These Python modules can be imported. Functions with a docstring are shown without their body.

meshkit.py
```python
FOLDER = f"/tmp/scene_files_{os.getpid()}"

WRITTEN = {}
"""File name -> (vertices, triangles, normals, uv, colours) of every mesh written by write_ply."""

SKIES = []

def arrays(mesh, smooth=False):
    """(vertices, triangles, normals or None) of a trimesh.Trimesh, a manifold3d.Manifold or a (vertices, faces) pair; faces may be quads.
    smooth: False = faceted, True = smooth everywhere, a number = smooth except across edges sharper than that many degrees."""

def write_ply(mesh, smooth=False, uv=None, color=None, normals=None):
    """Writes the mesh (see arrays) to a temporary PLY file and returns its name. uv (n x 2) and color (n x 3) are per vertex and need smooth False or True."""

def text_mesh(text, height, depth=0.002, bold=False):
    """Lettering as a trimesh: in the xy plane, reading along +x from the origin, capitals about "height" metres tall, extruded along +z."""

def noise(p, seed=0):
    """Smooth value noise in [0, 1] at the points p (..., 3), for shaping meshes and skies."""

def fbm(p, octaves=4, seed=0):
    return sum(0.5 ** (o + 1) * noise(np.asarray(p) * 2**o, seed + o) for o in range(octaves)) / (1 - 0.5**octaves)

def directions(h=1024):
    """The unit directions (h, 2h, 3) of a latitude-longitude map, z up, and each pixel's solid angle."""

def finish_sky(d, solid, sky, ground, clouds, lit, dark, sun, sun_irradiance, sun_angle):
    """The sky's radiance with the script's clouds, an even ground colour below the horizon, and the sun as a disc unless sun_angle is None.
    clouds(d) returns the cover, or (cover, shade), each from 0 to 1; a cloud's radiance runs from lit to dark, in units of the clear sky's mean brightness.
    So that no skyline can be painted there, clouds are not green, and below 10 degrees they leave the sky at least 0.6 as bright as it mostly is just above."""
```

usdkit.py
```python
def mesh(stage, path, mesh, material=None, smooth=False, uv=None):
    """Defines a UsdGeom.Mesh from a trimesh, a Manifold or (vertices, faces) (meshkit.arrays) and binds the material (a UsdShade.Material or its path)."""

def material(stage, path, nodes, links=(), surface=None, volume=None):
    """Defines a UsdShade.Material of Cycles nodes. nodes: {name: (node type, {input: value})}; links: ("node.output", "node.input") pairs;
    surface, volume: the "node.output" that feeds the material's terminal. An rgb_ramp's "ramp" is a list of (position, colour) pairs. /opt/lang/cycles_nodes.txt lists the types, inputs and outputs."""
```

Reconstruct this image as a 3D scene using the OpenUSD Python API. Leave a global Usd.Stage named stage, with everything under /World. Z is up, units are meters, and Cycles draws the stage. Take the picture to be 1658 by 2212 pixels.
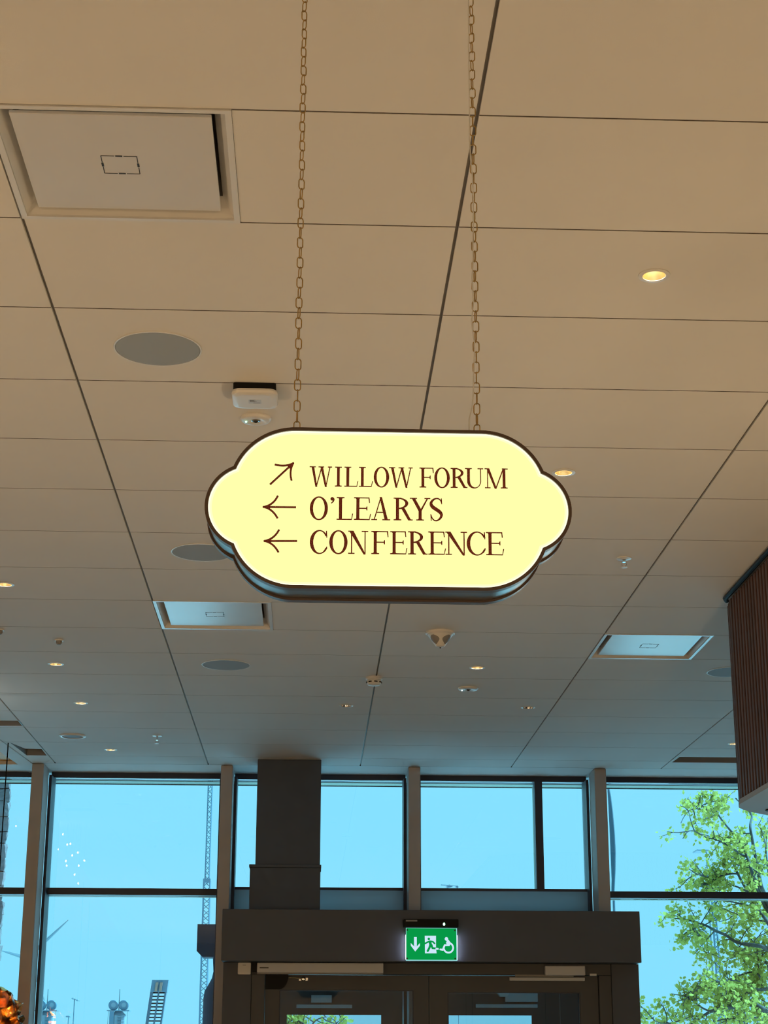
import math, random
import numpy as np, trimesh, manifold3d as m3
from shapely.geometry import Polygon, Point, box as sbox, LineString, MultiPolygon
from shapely import affinity
from shapely.ops import unary_union
import usdkit, meshkit
from pxr import Usd, UsdGeom, UsdLux, Gf, Sdf, UsdShade

rnd = random.Random(7)
stage = Usd.Stage.CreateInMemory()
UsdGeom.SetStageUpAxis(stage, UsdGeom.Tokens.z)
UsdGeom.SetStageMetersPerUnit(stage, 1.0)
UsdGeom.Xform.Define(stage, '/World')
UsdGeom.Scope.Define(stage, '/World/Looks')

# ------------------------------------------------------------------ camera
IW, IH, FPX = 1658.0, 2212.0, 3744.94
PITCH, YAW, ROLL = .30459, .04106, .00254
CZ = 1.55
HC = CZ + 2.2011            # ceiling height
def _rot():
    p, w, r = PITCH, YAW, ROLL
    f = np.array([math.sin(w) * math.cos(p), math.cos(w) * math.cos(p), math.sin(p)])
    rt = np.array([math.cos(w), -math.sin(w), 0.0]); up = np.cross(rt, f)
    return np.array([rt * math.cos(r) + up * math.sin(r), -rt * math.sin(r) + up * math.cos(r), f])
RM = _rot()
cam = UsdGeom.Camera.Define(stage, '/World/camera')
cam.CreateHorizontalApertureAttr(36.0)
cam.CreateVerticalApertureAttr(36.0 * IH / IW)
cam.CreateFocalLengthAttr(36.0 * FPX / IW)
cam.CreateClippingRangeAttr(Gf.Vec2f(0.05, 3000))
cam.CreateExposureAttr(0.0)
_m = np.eye(4); _m[0, :3], _m[1, :3], _m[2, :3], _m[3, :3] = RM[0], RM[1], -RM[2], (0, 0, CZ)
UsdGeom.Xformable(cam).AddTransformOp().Set(Gf.Matrix4d(_m.tolist()))
def _ray(px, py): return RM.T @ np.array([(px - IW / 2) / FPX, (IH / 2 - py) / FPX, 1.0])
def at(px, py, y):          # point of the photograph on the upright plane at depth y
    d = _ray(px, py); return d * (y / d[1]) + [0, 0, CZ]
def on(px, py, z=HC):       # point of the photograph on a level plane
    d = _ray(px, py); return d * ((z - CZ) / d[2]) + [0, 0, CZ]

# ------------------------------------------------------------------ sky and sun
SKY = .318
sky = UsdLux.DomeLight.Define(stage, '/World/sky')
sky.CreateColorAttr(Gf.Vec3f(.25, .80, 1.07)); sky.CreateIntensityAttr(SKY)
sun = UsdLux.DistantLight.Define(stage, '/World/sun')
sun.CreateColorAttr(Gf.Vec3f(.26, .74, 1.0)); sun.CreateIntensityAttr(95.0); sun.CreateAngleAttr(14.0)
UsdGeom.Xformable(sun).AddRotateXYZOp().Set(Gf.Vec3f(-40, 0, -83))   # hazy sun from the right, shining along the window wall
GLOBE_L, DOWN_L = 66.0, 350.0

# ------------------------------------------------------------------ helpers
_names = {}
def numbered(parent, name):
    k = _names.get((parent, name), -1) + 1; _names[(parent, name)] = k
    return f'{parent}/{name}' if k == 0 else f'{parent}/{name}_{k:03d}'
def path_of(p): return '/World' if p is None else (str(p.GetPath()) if hasattr(p, 'GetPath') else str(p))
def keys(prim, label=None, cat=None, group=None, kind=None):
    for k, v in (('label', label), ('category', cat), ('group', group), ('kind', kind)):
        if v: prim.SetCustomDataByKey(k, v)
    return prim
def obj(name, mesh, mat, parent=None, label=None, cat=None, group=None, kind=None, smooth=30):
    m = usdkit.mesh(stage, numbered(path_of(parent), name), mesh, M[mat] if isinstance(mat, str) else mat, smooth=smooth)
    return keys(m.GetPrim(), label, cat, group, kind)
def thing(name, label=None, cat=None, loc=(0, 0, 0), rz=0.0, group=None, kind=None):
    x = UsdGeom.Xform.Define(stage, numbered('/World', name))
    x.AddTranslateOp().Set(Gf.Vec3d(*map(float, loc)))
    if rz: x.AddRotateZOp().Set(float(rz))
    return keys(x.GetPrim(), label, cat, group, kind)
def copy_of(src, label, loc, rz=0.0):
    name = src.GetName().rsplit('_', 1)[0] if src.GetName()[-3:].isdigit() else src.GetName()
    t = thing(name, label, src.GetCustomDataByKey('category'), loc, rz, src.GetCustomDataByKey('group'))
    t.GetReferences().AddInternalReference(src.GetPath()); t.SetInstanceable(True)
    return t
def join(*ms):
    ms = [m for q in ms for m in (q if isinstance(q, (list, tuple)) else [q])]
    return trimesh.util.concatenate(ms)
def bx(x0, x1, y0, y1, z0, z1, c=0.0):
    x0, x1, y0, y1, z0, z1 = min(x0, x1), max(x0, x1), min(y0, y1), max(y0, y1), min(z0, z1), max(z0, z1)
    if c <= 0:
        m = trimesh.creation.box((x1 - x0, y1 - y0, z1 - z0)); m.apply_translation(((x0 + x1) / 2, (y0 + y1) / 2, (z0 + z1) / 2)); return m
    c = min(c, (x1 - x0) * .45, (y1 - y0) * .45, (z1 - z0) * .45)
    h = np.array([x1 - x0, y1 - y0, z1 - z0]) / 2; pts = []
    for sx in (-1, 1):
        for sy in (-1, 1):
            for sz in (-1, 1):
                for k in range(3):
                    q = h - c; q[k] = h[k]; pts.append(q * [sx, sy, sz])
    m = trimesh.convex.convex_hull(np.array(pts)); m.apply_translation(((x0 + x1) / 2, (y0 + y1) / 2, (z0 + z1) / 2)); return m
def tube(points, r, sides=8, closed=False):
    P = np.asarray(points, float); n = len(P); R = np.full(n, r) if np.ndim(r) == 0 else np.asarray(r, float)
    T = (np.roll(P, -1, 0) - np.roll(P, 1, 0)) if closed else np.gradient(P, axis=0)
    T /= np.maximum(np.linalg.norm(T, axis=1, keepdims=True), 1e-12)
    u = np.cross(T[0], [0, 0, 1.0] if abs(T[0][2]) < .9 else [1.0, 0, 0]); u /= np.linalg.norm(u)
    V = []
    for k in range(n):
        u = u - T[k] * (u @ T[k]); u /= np.linalg.norm(u); w = np.cross(T[k], u)
        a = np.arange(sides) / sides * 2 * np.pi
        V.append(P[k] + R[k] * (np.cos(a)[:, None] * u + np.sin(a)[:, None] * w))
    V = np.vstack(V); F = []
    for k in range(n if closed else n - 1):
        for j in range(sides):
            a, b = k * sides + j, k * sides + (j + 1) % sides; k2 = (k + 1) % n
            c, d = k2 * sides + (j + 1) % sides, k2 * sides + j
            F += [(a, b, c), (a, c, d)]
    if not closed:
        for base, flip in ((0, True), ((n - 1) * sides, False)):
            for j in range(1, sides - 1):
                F.append((base, base + j + 1, base + j) if flip else (base, base + j, base + j + 1))
    return trimesh.Trimesh(V, F, process=False)
def lathe(profile, n=40, center=(0, 0, 0)):
    """(r, z) profile turned about z"""
    pr = np.asarray(profile, float); a = np.arange(n) / n * 2 * np.pi; V = []
    for r, z in pr: V.append(np.stack([r * np.cos(a), r * np.sin(a), np.full(n, z)], 1))
    V = np.vstack(V); F = []
    for k in range(len(pr) - 1):
        for j in range(n):
            p, q = k * n + j, k * n + (j + 1) % n
            F += [(p, q, q + n), (p, q + n, p + n)]
    m = trimesh.Trimesh(V, F, process=True); m.update_faces(m.nondegenerate_faces()); trimesh.repair.fix_normals(m)
    m.apply_translation(center); return m
def extrude(shape, depth):
    gs = getattr(shape, 'geoms', [shape])
    return join([trimesh.creation.extrude_polygon(g, depth, engine='earcut') for g in gs if g.area > 1e-12])
def flat_down(shape, z0, depth):      # plan shape, from z0 upward
    m = extrude(shape, depth); m.apply_translation((0, 0, z0)); return m
def upright(shape, y, depth):         # shape drawn in (x, z), its front at y, going back by depth
    m = extrude(shape, depth)
    v = m.vertices.copy(); m.vertices = np.stack([v[:, 0], y + depth - v[:, 2], v[:, 1]], 1)   # (x,y,z)->(x, -z, y): keeps winding
    return m
def rounded(x0, x1, y0, y1, r, q=8): return sbox(x0 + r, y0 + r, x1 - r, y1 - r).buffer(r, quad_segs=q)

# ------------------------------------------------------------------ materials
M = {}
def mat(name, col, rough=.5, metal=0.0, var=0.0, scale=8.0, bump=0.0, bscale=60.0, emit=None, estr=0.0, rand=0.0, stretch=None, **kw):
    nodes = {'p': ('principled_bsdf', {'base_color': col, 'roughness': rough, 'metallic': metal, **kw})}; links = []
    if emit is not None: nodes['p'][1].update(emission_color=emit, emission_strength=estr)
    if var or bump or rand or stretch: nodes['tc'] = ('texture_coordinate', {})
    if stretch:
        nodes['mp'] = ('mapping', {'scale': stretch}); links.append(('tc.object', 'mp.vector'))
    src = 'mp.vector' if stretch else 'tc.object'
    last = None
    if var:
        nodes['n'] = ('noise_texture', {'scale': scale, 'detail': 4.0}); links.append((src, 'n.vector'))
        lo = [c * (1 - var) for c in col]; hi = [min(1, c * (1 + var)) for c in col]
        nodes['r'] = ('rgb_ramp', {'ramp': [(.3, lo), (.7, hi)]}); links.append(('n.fac', 'r.fac')); last = 'r.color'
    if rand:
        nodes['oi'] = ('object_info', {}); nodes['hs'] = ('hsv', {'color': col})
        nodes['mr'] = ('map_range', {'from_min': 0.0, 'from_max': 1.0, 'to_min': 1 - rand, 'to_max': 1 + rand})
        links += [('oi.random', 'mr.value'), ('mr.result', 'hs.value')]
        if last: links.append((last, 'hs.color'))
        last = 'hs.color'
    if last: links.append((last, 'p.base_color'))
    if bump:
        nodes['bn'] = ('noise_texture', {'scale': bscale, 'detail': 3.0}); links.append((src, 'bn.vector'))
        nodes['b'] = ('bump', {'strength': bump, 'distance': .002}); links += [('bn.fac', 'b.height'), ('b.normal', 'p.normal')]
    M[name] = usdkit.material(stage, f'/World/Looks/{name}', nodes, links, surface='p.BSDF')
def emission(name, col, strength):
    M[name] = usdkit.material(stage, f'/World/Looks/{name}', {'e': ('emission', {'color': col, 'strength': strength})}, surface='e.emission')
def pane(name, tint=(1, 1, 1), rough=0.0, ior=1.45):
    M[name] = usdkit.material(stage, f'/World/Looks/{name}', {
        't': ('transparent_bsdf', {'color': tint}), 'g': ('glossy_bsdf', {'color': (1, 1, 1), 'roughness': rough}),
        'f': ('fresnel', {'IOR': ior}), 'm': ('mix_closure', {})},
        [('f.fac', 'm.fac'), ('t.BSDF', 'm.closure1'), ('g.BSDF', 'm.closure2')], surface='m.closure')

mat('tile', (.80, .785, .76), .9, var=.012, scale=3.0, bump=.12, bscale=420.0, rand=.012)
mat('grid', (.24, .215, .19), .6)
mat('joint_dark', (.11, .09, .075), .9)  # dark colour standing in for the shade inside open ceiling joints
mat('plenum', (.06, .055, .05), .9)
mat('plaster', (.78, .78, .77), .8, var=.01)
mat('wall_paint', (.50, .41, .32), .85, var=.03, scale=1.5)
mat('floor_stone', (.40, .36, .31), .45, var=.12, scale=1.2, bump=.05)
mat('wood_ceiling', (.90, .36, .04), .6, var=.15, scale=4.0, stretch=(1, 8, 1))
mat('white_metal', (.80, .80, .80), .30, var=.01, scale=5.0)
mat('diffuser_plate', (.74, .73, .72), .28, var=.01, ior=1.5)
mat('grille', (.38, .43, .48), .8, bump=.3, bscale=900.0)
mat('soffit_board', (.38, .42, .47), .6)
mat('white_plastic', (.80, .79, .77), .35)
mat('grey_plastic', (.30, .29, .28), .5)
mat('black_plastic', (.004, .004, .005), .55, ior=1.3)
mat('ink', (.03, .03, .03), .6)
mat('chrome', (.80, .80, .80), .15, 1.0)
mat('gold_reflector', (.95, .82, .52), .22, 1.0)
mat('brass', (.44, .30, .115), .36, 1.0, var=.2, scale=90.0)
mat('cable', (.62, .62, .60), .5)
mat('bronze', (.085, .055, .042), .38, .3)
mat('sign_side', (.27, .26, .25), .30, 1.0, var=.05)
mat('letter_red', (.22, .028, .012), .55)
mat('steel_post', (.44, .42, .41), .55, var=.04, scale=6.0)
mat('frame_dark', (.021, .030, .058), .45)
mat('frame_bead', (.14, .18, .12), .5)
M['spandrel'] = usdkit.material(stage, '/World/Looks/spandrel', {
    'd': ('diffuse_bsdf', {'color': (.22, .28, .32)}), 't': ('translucent_bsdf', {'color': (.75, .82, .85)}), 'g': ('glossy_bsdf', {'roughness': .25}), 'f': ('fresnel', {'IOR': 1.45}), 'm': ('mix_closure', {'fac': .42}), 'm2': ('mix_closure', {})},
    [('d.BSDF', 'm.closure1'), ('t.BSDF', 'm.closure2'), ('f.fac', 'm2.fac'), ('m.closure', 'm2.closure1'), ('g.BSDF', 'm2.closure2')], surface='m2.closure')
mat('duct_grey', (.070, .090, .128), .6, var=.05)
mat('header_brown', (.082, .093, .118), .6, var=.04, scale=5.0)
mat('door_brown', (.066, .070, .078), .5, var=.04)
mat('silver_paint', (.62, .65, .69), .4)
mat('wood_slat', (.105, .046, .033), .5, var=.3, scale=10.0, stretch=(6, 6, .6), rand=.16)
mat('slat_back', (.012, .010, .010), .8)
mat('canopy_roof', (.84, .85, .86), .7)
mat('canopy_dark', (.010, .040, .068), .6, ior=1.1)
mat('asphalt', (.60, .60, .59), .9, var=.12, scale=.4)
mat('stone', (.13, .11, .115), .9, var=.25, scale=6.0, bump=.6, bscale=20.0, rand=.15)
mat('cream_wall', (.60, .56, .46), .85, var=.05)
mat('crane_blue', (.08, .14, .19), .6)  # distance haze is put into this and the next base colour
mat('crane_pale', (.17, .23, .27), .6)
mat('tower_dark', (.04, .07, .10), .6)
mat('tower_white', (.50, .52, .53), .6)
mat('tower_brown', (.26, .15, .11), .7)
mat('lamp_grey', (.10, .15, .19), .5)
mat('flag_cloth', (.07, .13, .18), .8)
mat('bark', (.055, .06, .055), .9, var=.3, scale=14.0, bump=.5)
emission('sign_face', (1.0, .985, .375), 1.12)
emission('sign_edge', (1.0, 1.0, .68), 1.25)
emission('sign_band', (1.0, 1.0, .50), 1.18)
emission('lamp_hot', (1.0, .82, .55), DOWN_L)
emission('globe_glow', (1.0, .70, .375), GLOBE_L)  # glow of the added, unseen globes
emission('bulb_glow', (1.0, .56, .16), 40.0)
emission('filament', (1.0, .93, .8), 80.0)
emission('exit_green', (.002, .33, .065), .95)
emission('exit_white', (.62, .80, .95), 1.0)
emission('exit_edge', (.30, .70, .72), 1.0)
emission('exit_tube', (.75, .78, 1.0), 14.0)
emission('led_green', (.35, 1.0, .5), 3.0)
emission('led_white', (.9, 1.0, .95), 4.0)
pane('pane_glass'); pane('door_glass', (.80, .86, .88), ior=1.5)
M['amber_glass'] = usdkit.material(stage, '/World/Looks/amber_glass', {
    't': ('transparent_bsdf', {'color': (1.0, .80, .52)}), 'g': ('glossy_bsdf', {'color': (1, .92, .85), 'roughness': .06}),
    'd': ('translucent_bsdf', {'color': (.9, .42, .08)}), 'f': ('fresnel', {'IOR': 1.9}), 'm0': ('mix_closure', {'fac': .14}), 'm': ('mix_closure', {})},
    [('t.BSDF', 'm0.closure1'), ('d.BSDF', 'm0.closure2'), ('f.fac', 'm.fac'), ('m0.closure', 'm.closure1'), ('g.BSDF', 'm.closure2')], surface='m.closure')
def leaf_mat(name, c1, c2):
    M[name] = usdkit.material(stage, f'/World/Looks/{name}', {
        'ge': ('geometry', {}), 'r': ('rgb_ramp', {'ramp': [(0.0, c1), (1.0, c2)]}),
        'd': ('diffuse_bsdf', {}), 't': ('translucent_bsdf', {}), 'm': ('mix_closure', {'fac': .45})},
        [('ge.random_per_island', 'r.fac'), ('r.color', 'd.color'), ('r.color', 't.color'), ('d.BSDF', 'm.closure1'), ('t.BSDF', 'm.closure2')], surface='m.closure')
leaf_mat('leaves', (.42, .42, .10), (1.0, .70, .04))

# ================================================================== LARGE STRUCTURE
EDGE_Y = 13.71                                   # where the tiled ceiling ends at the window wall
GX, GY = -2.01995, 4.3479                        # one joint crossing: columns 1.2 m, rows 0.6 m
RX0, RX1, RY0 = -7.0, 7.2, -8.0
def void_x(y): return -2.272 + .068 * (y - 12.67)        # slanting left border of the tiled ceiling
tiled = Polygon([(void_x(RY0), RY0), (RX1, RY0), (RX1, EDGE_Y), (void_x(EDGE_Y), EDGE_Y)])

ceil = thing('ceiling', 'white tiled suspended ceiling with dark joints over the whole hall', kind='structure')
# fixtures that need an opening in the tiles
DOWNLIGHTS = [(.985, 4.63, 'lit gold downlight high on the right of the hanging sign, nearest one to us'),
    (.972, 6.44, 'lit gold downlight peeping out just beyond the upper right lobe of the hanging sign'),
    (.966, 10.03, 'small downlight between the cone detector and the oval emergency light'),
    (.216, 11.24, 'unlit dark downlight left of the dome smoke detector, beneath the sign'),
    (1.415, 11.24, 'unlit dark downlight right of the oval emergency light, near the long slanting joint'),
    (-1.515, 8.264, 'lit downlight at the left picture edge, level with the lower edge of the sign'),
    (-1.515, 10.066, 'lit downlight on the far left, just below the small sensor dome'),
    (-1.515, 11.241, 'downlight on the far left, third one down along the left joint'),
    (-1.515, 13.047, 'lit downlight closest to the windows on the left, beside the stem sprinkler'),
    (3.089, 12.53, 'tiny downlight half hidden at the edge of the slatted wooden bulkhead')]
EXTRA = [(-1.515, 6.44), (-1.515, 2.8), (.97, 2.82), (.97, 1.0), (-1.515, 1.0)]
HOLE_R = .034
DIFF = [(GX + 1.2 * 1, GY - .6, 'large square ceiling air diffuser in the upper left, nearest one'),
        (GX + 1.2 * 1, GY + .6 * 7, 'square ceiling air diffuser with shiny plate just below the left of the sign'),
        (GX + 1.2 * 3, GY + .6 * 8, 'square ceiling air diffuser with bright plate beside the slatted wooden bulkhead')]
SLOTS = [Polygon([(-3.1, 11.90), (-2.026, 11.906), (-2.026, 12.10), (-3.1, 12.14)]),
         Polygon([(-2.226, 12.765), (-2.153, 13.045), (-2.031, 13.055), (-2.036, 13.349), (-2.19, 13.352)]),
         Polygon([(2.812, 13.14), (3.96, 13.14), (3.96, 13.395), (2.805, 13.40)])]
SLOTS = [g.intersection(tiled.buffer(-.004)) for g in SLOTS]
holes = [Point(x, y).buffer(HOLE_R, quad_segs=8) for x, y, _ in DOWNLIGHTS] + [Point(x, y).buffer(HOLE_R, quad_segs=8) for x, y in EXTRA]
holes += [sbox(x, y, x + .6, y + .6) for x, y, _ in DIFF] + SLOTS
holes_u = unary_union(holes)
for ci in range(-2, 7):
    for ri in range(-5, 16):
        x0, y0 = GX + 1.2 * ci, GY + .6 * ri
        t = sbox(x0 + .005, y0 + .0035, x0 + 1.195, y0 + .5965).intersection(tiled)
        if t.is_empty or t.area < .004: continue
        t = t.difference(holes_u)
        for g in getattr(t, 'geoms', [t]):
            if g.area > .003: obj('ceiling_tile', flat_down(g, HC, .030), 'tile', ceil, smooth=False)
rear = tiled.intersection(sbox(RX0, RY0, RX1 + 1, GY - 3.0 - .002))
obj('ceiling_panel', flat_down(rear, HC, .018), 'tile', ceil, smooth=False)
front_r = tiled.intersection(sbox(GX + 1.2 * 7 + .005, GY - 3.0, RX1, EDGE_Y))
if front_r.area > .01: obj('ceiling_panel', flat_down(front_r, HC, .018), 'tile', ceil, smooth=False)
for ci in range(-1, 7):                          # steel bars in the long joints
    bar = sbox(GX + 1.2 * ci - .0047, GY - 3.0, GX + 1.2 * ci + .0047, EDGE_Y - .01).intersection(tiled).difference(unary_union([h.buffer(.004) for h in holes[-6:]]))
    obj('grid_bar', flat_down(bar, HC + .009, .02), 'grid', ceil, smooth=False)
for ri in range(-5, 16):                         # flush dark strips that paint in the shade of the cross joints
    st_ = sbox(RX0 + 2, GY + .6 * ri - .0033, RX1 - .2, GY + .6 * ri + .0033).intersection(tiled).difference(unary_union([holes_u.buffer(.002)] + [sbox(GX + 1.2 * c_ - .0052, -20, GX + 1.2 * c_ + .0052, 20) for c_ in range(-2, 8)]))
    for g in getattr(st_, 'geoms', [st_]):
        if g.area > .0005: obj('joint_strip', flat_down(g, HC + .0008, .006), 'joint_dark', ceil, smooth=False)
obj('ceiling_void', bx(RX0 - .2, RX1 + .2, RY0 - .2, 14.35, HC + .32, HC + .5), 'plenum', ceil, smooth=False)
# white border of the slanting edge, timber ceiling beyond
bw = .085
border = Polygon([(void_x(RY0) - .004, RY0), (void_x(14.2) - .004, 14.2), (void_x(14.2) - bw - .04, 14.2), (void_x(RY0) - bw, RY0)])
obj('ceiling_border', flat_down(border, HC - .004, .20), 'plaster', ceil, smooth=False)
soff = Polygon([(void_x(EDGE_Y + .012) + .0, EDGE_Y + .012), (RX1, EDGE_Y + .012), (RX1, 14.22), (void_x(14.22), 14.22)])
obj('ceiling_soffit', flat_down(soff, HC + .001, .05), 'plaster', ceil, smooth=False)
obj('joint_strip', flat_down(sbox(void_x(EDGE_Y) + .004, EDGE_Y + .0015, RX1, EDGE_Y + .0115), HC + .0008, .006), 'joint_dark', ceil, smooth=False)  # dark strip painting in the shadow line at the ceiling edge
left_soff = Polygon([(RX0, 13.80), (void_x(13.8) - bw - .03, 13.80), (void_x(14.2) - bw - .042, 14.22), (RX0, 14.22)])
obj('ceiling_soffit', flat_down(left_soff, HC + .001, .05), 'plaster', ceil, smooth=False)
for k in range(34):                              # timber boards beyond the border
    a, b = RX0 + k * .14, RX0 + k * .14 + .136
    g = sbox(a, RY0, b, 13.795).intersection(Polygon([(RX0, RY0), (void_x(RY0) - bw - .006, RY0), (void_x(13.8) - bw - .034, 13.8), (RX0, 13.8)]))
    if g.area > .005: obj('ceiling_board', flat_down(g, HC + .03, .02), 'wood_ceiling', ceil, smooth=False)

obj('floor', bx(RX0 - .2, RX1 + .2, RY0 - .2, 16.3, -.12, 0), 'floor_stone', None, 'pale stone floor of the hall', kind='structure', smooth=False)
obj('wall_left', bx(RX0 - .2, RX0, RY0 - .2, 14.35, 0, HC + .5), 'wall_paint', None, 'plain painted wall on the left of the hall', kind='structure', smooth=False)
obj('wall_right', bx(RX1, RX1 + .2, RY0 - .2, 14.35, 0, HC + .5), 'wall_paint', None, 'plain painted wall on the right of the hall', kind='structure', smooth=False)
obj('wall_back', bx(RX0 - .2, RX1 + .2, RY0 - .2, RY0, 0, HC + .5), 'wall_paint', None, 'plain painted wall behind the camera', kind='structure', smooth=False)
ground = obj('ground', bx(-700, 700, 14.36, 1200, -.3, -.06), 'asphalt', None, 'grey paved quay outside the windows', kind='structure', smooth=False)

# ---- window wall
YP, YG = 13.74, 14.20                             # post faces, glazing plane
PX = [-2.158 + 1.4845 * k for k in range(-3, 4)] + [4.03, 5.5, 6.98]
wall = thing('wall_far', 'glazed window wall with grey steel posts at the far end', kind='structure')
for x in PX: obj('post', bx(x - .047, x + .047, YP, YP + .28, 0, HC - .001, .004), 'steel_post', wall)
obj('lintel', bx(RX0, RX1, YG - .02, 14.35, HC + .002, HC + .5), 'frame_dark', wall, smooth=False)
for k in range(len(PX) - 1):
    xa, xb = PX[k] + .047, PX[k + 1] - .047
    n = k + 1
    w = thing(f'window_{n}', f'tall dark framed window bay between two steel posts, bay {n} from the left end of the wall', kind='structure')
    centre = k in (4, 5) ; D0, D1 = YG - .12, YG + .08
    obj('head_frame', bx(xa, xb, YG - .03, D1, HC - .043, HC + .002), 'frame_dark', w, smooth=False)
    obj('outer_reveal', bx(xa - .02, xb + .02, D1 + .0005, D1 + .15, HC - .051, HC - .0445), 'frame_bead', w, smooth=False)
    obj('drip_edge', bx(xa - .02, xb + .02, D1 + .1505, D1 + .16, HC - .058, HC - .0445), 'frame_dark', w, smooth=False)
    for s, x in ((1, xa), (-1, xb)):
        obj('jamb_frame', bx(x, x + s * .022, YG - .16, D1, .05, HC - .043), 'frame_dark', w, smooth=False)
        obj('outer_reveal', bx(x - s * .019, x + s * .001, D1 + .0005, D1 + .12, .05, HC - .061), 'frame_bead', w, smooth=False)
    if not centre:
        obj('transom', bx(xa + .022, xb - .022, YG - .03, D1, 2.778, 2.830), 'frame_dark', w, smooth=False)
        obj('transom_cap', bx(xa + .013, xb - .013, D1 + .0005, D1 + .07, 2.774, 2.826), 'frame_bead', w, smooth=False)
        obj('sill', bx(xa + .022, xb - .022, YG - .1, D1, .0, .12), 'frame_dark', w, smooth=False)
        obj('pane', bx(xa + .03, xb - .03, YG + .012, YG + .018, .1, 2.77), 'pane_glass', w, smooth=False)
        obj('pane', bx(xa + .03, xb - .03, YG + .012, YG + .018, 2.82, HC - .0435), 'pane_glass', w, smooth=False)
    else:
        obj('transom', bx(xa + .022, xb - .022, YG - .03, D1, 2.823, 2.846), 'frame_dark', w, smooth=False)
        obj('spandrel_panel', bx(xa + .002, xb - .002, YG - .06, YG + .06, 2.40, 2.822), 'spandrel', w, smooth=False)
        if k == 5:
            a, b = at(1153, 1693, YG)[0], at(1169, 1693, YG)[0]
            obj('mullion', bx(a, b, YG - .03, D1, 2.846, HC - .043), 'frame_dark', w, smooth=False)
            obj('mullion_cap', bx(a + .002, b - .002, D1 + .0005, D1 + .07, 2.846, HC - .061), 'frame_bead', w, smooth=False)
            obj('pane', bx(xa + .03, a, YG + .012, YG + .018, 2.84, HC - .0435), 'pane_glass', w, smooth=False)
            obj('pane', bx(b, xb - .03, YG + .012, YG + .018, 2.84, HC - .0435), 'pane_glass', w, smooth=False)
        else:
            obj('pane', bx(xa + .03, xb - .03, YG + .012, YG + .018, 2.84, HC - .0435), 'pane_glass', w, smooth=False)

# ---- boxed duct standing on the door header
duct = thing('duct_casing', 'dark grey boxed duct rising from the door header to the ceiling', 'duct')
obj('upper_box', bx(-.422, .070, 13.43, 13.70, 2.945, HC - .001, .003), 'duct_grey', duct)
obj('lower_box', bx(-.461, .074, 13.405, 13.72, 2.5885, 2.922, .003), 'duct_grey', duct)
obj('collar', bx(-.467, .080, 13.398, 13.725, 2.9225, 2.9445, .002), 'duct_grey', duct)

# ---- entrance: header box, frame and inner double door
YH = 13.10
h = [at(481, 1960, YH), at(1381, 1972, YH), at(477, 2072, YH), at(1385, 2083, YH)]
hx0, hx1, hz0, hz1 = (h[0][0] + h[2][0]) / 2, (h[1][0] + h[3][0]) / 2, (h[2][2] + h[3][2]) / 2, (h[0][2] + h[1][2]) / 2
door = thing('door_1', 'dark brown double door with glass leaves under a deep header box', kind='structure')
obj('header_box', bx(hx0, hx1, YH, 13.735, hz0, hz1, .003), 'header_brown', door)
YF, YL = 13.28, 13.34
fx0, fx1 = at(482, 2090, YF)[0], at(1379, 2100, YF)[0]
jx0, jx1 = at(543, 2090, YF)[0], at(1320, 2100, YF)[0]
ltop = at(900, 2107, YL)[2]
obj('jamb_panel', bx(fx0, jx0, YF, 13.735, 0, hz0 - .001, .002), 'header_brown', door)
obj('jamb_panel', bx(jx1, fx1, YF, 13.735, 0, hz0 - .001, .002), 'header_brown', door)
obj('head_rail', bx(jx0 + .001, jx1 - .001, YF + .02, 13.60, ltop + .004, hz0 - .001, .002), 'door_brown', door)
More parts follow.
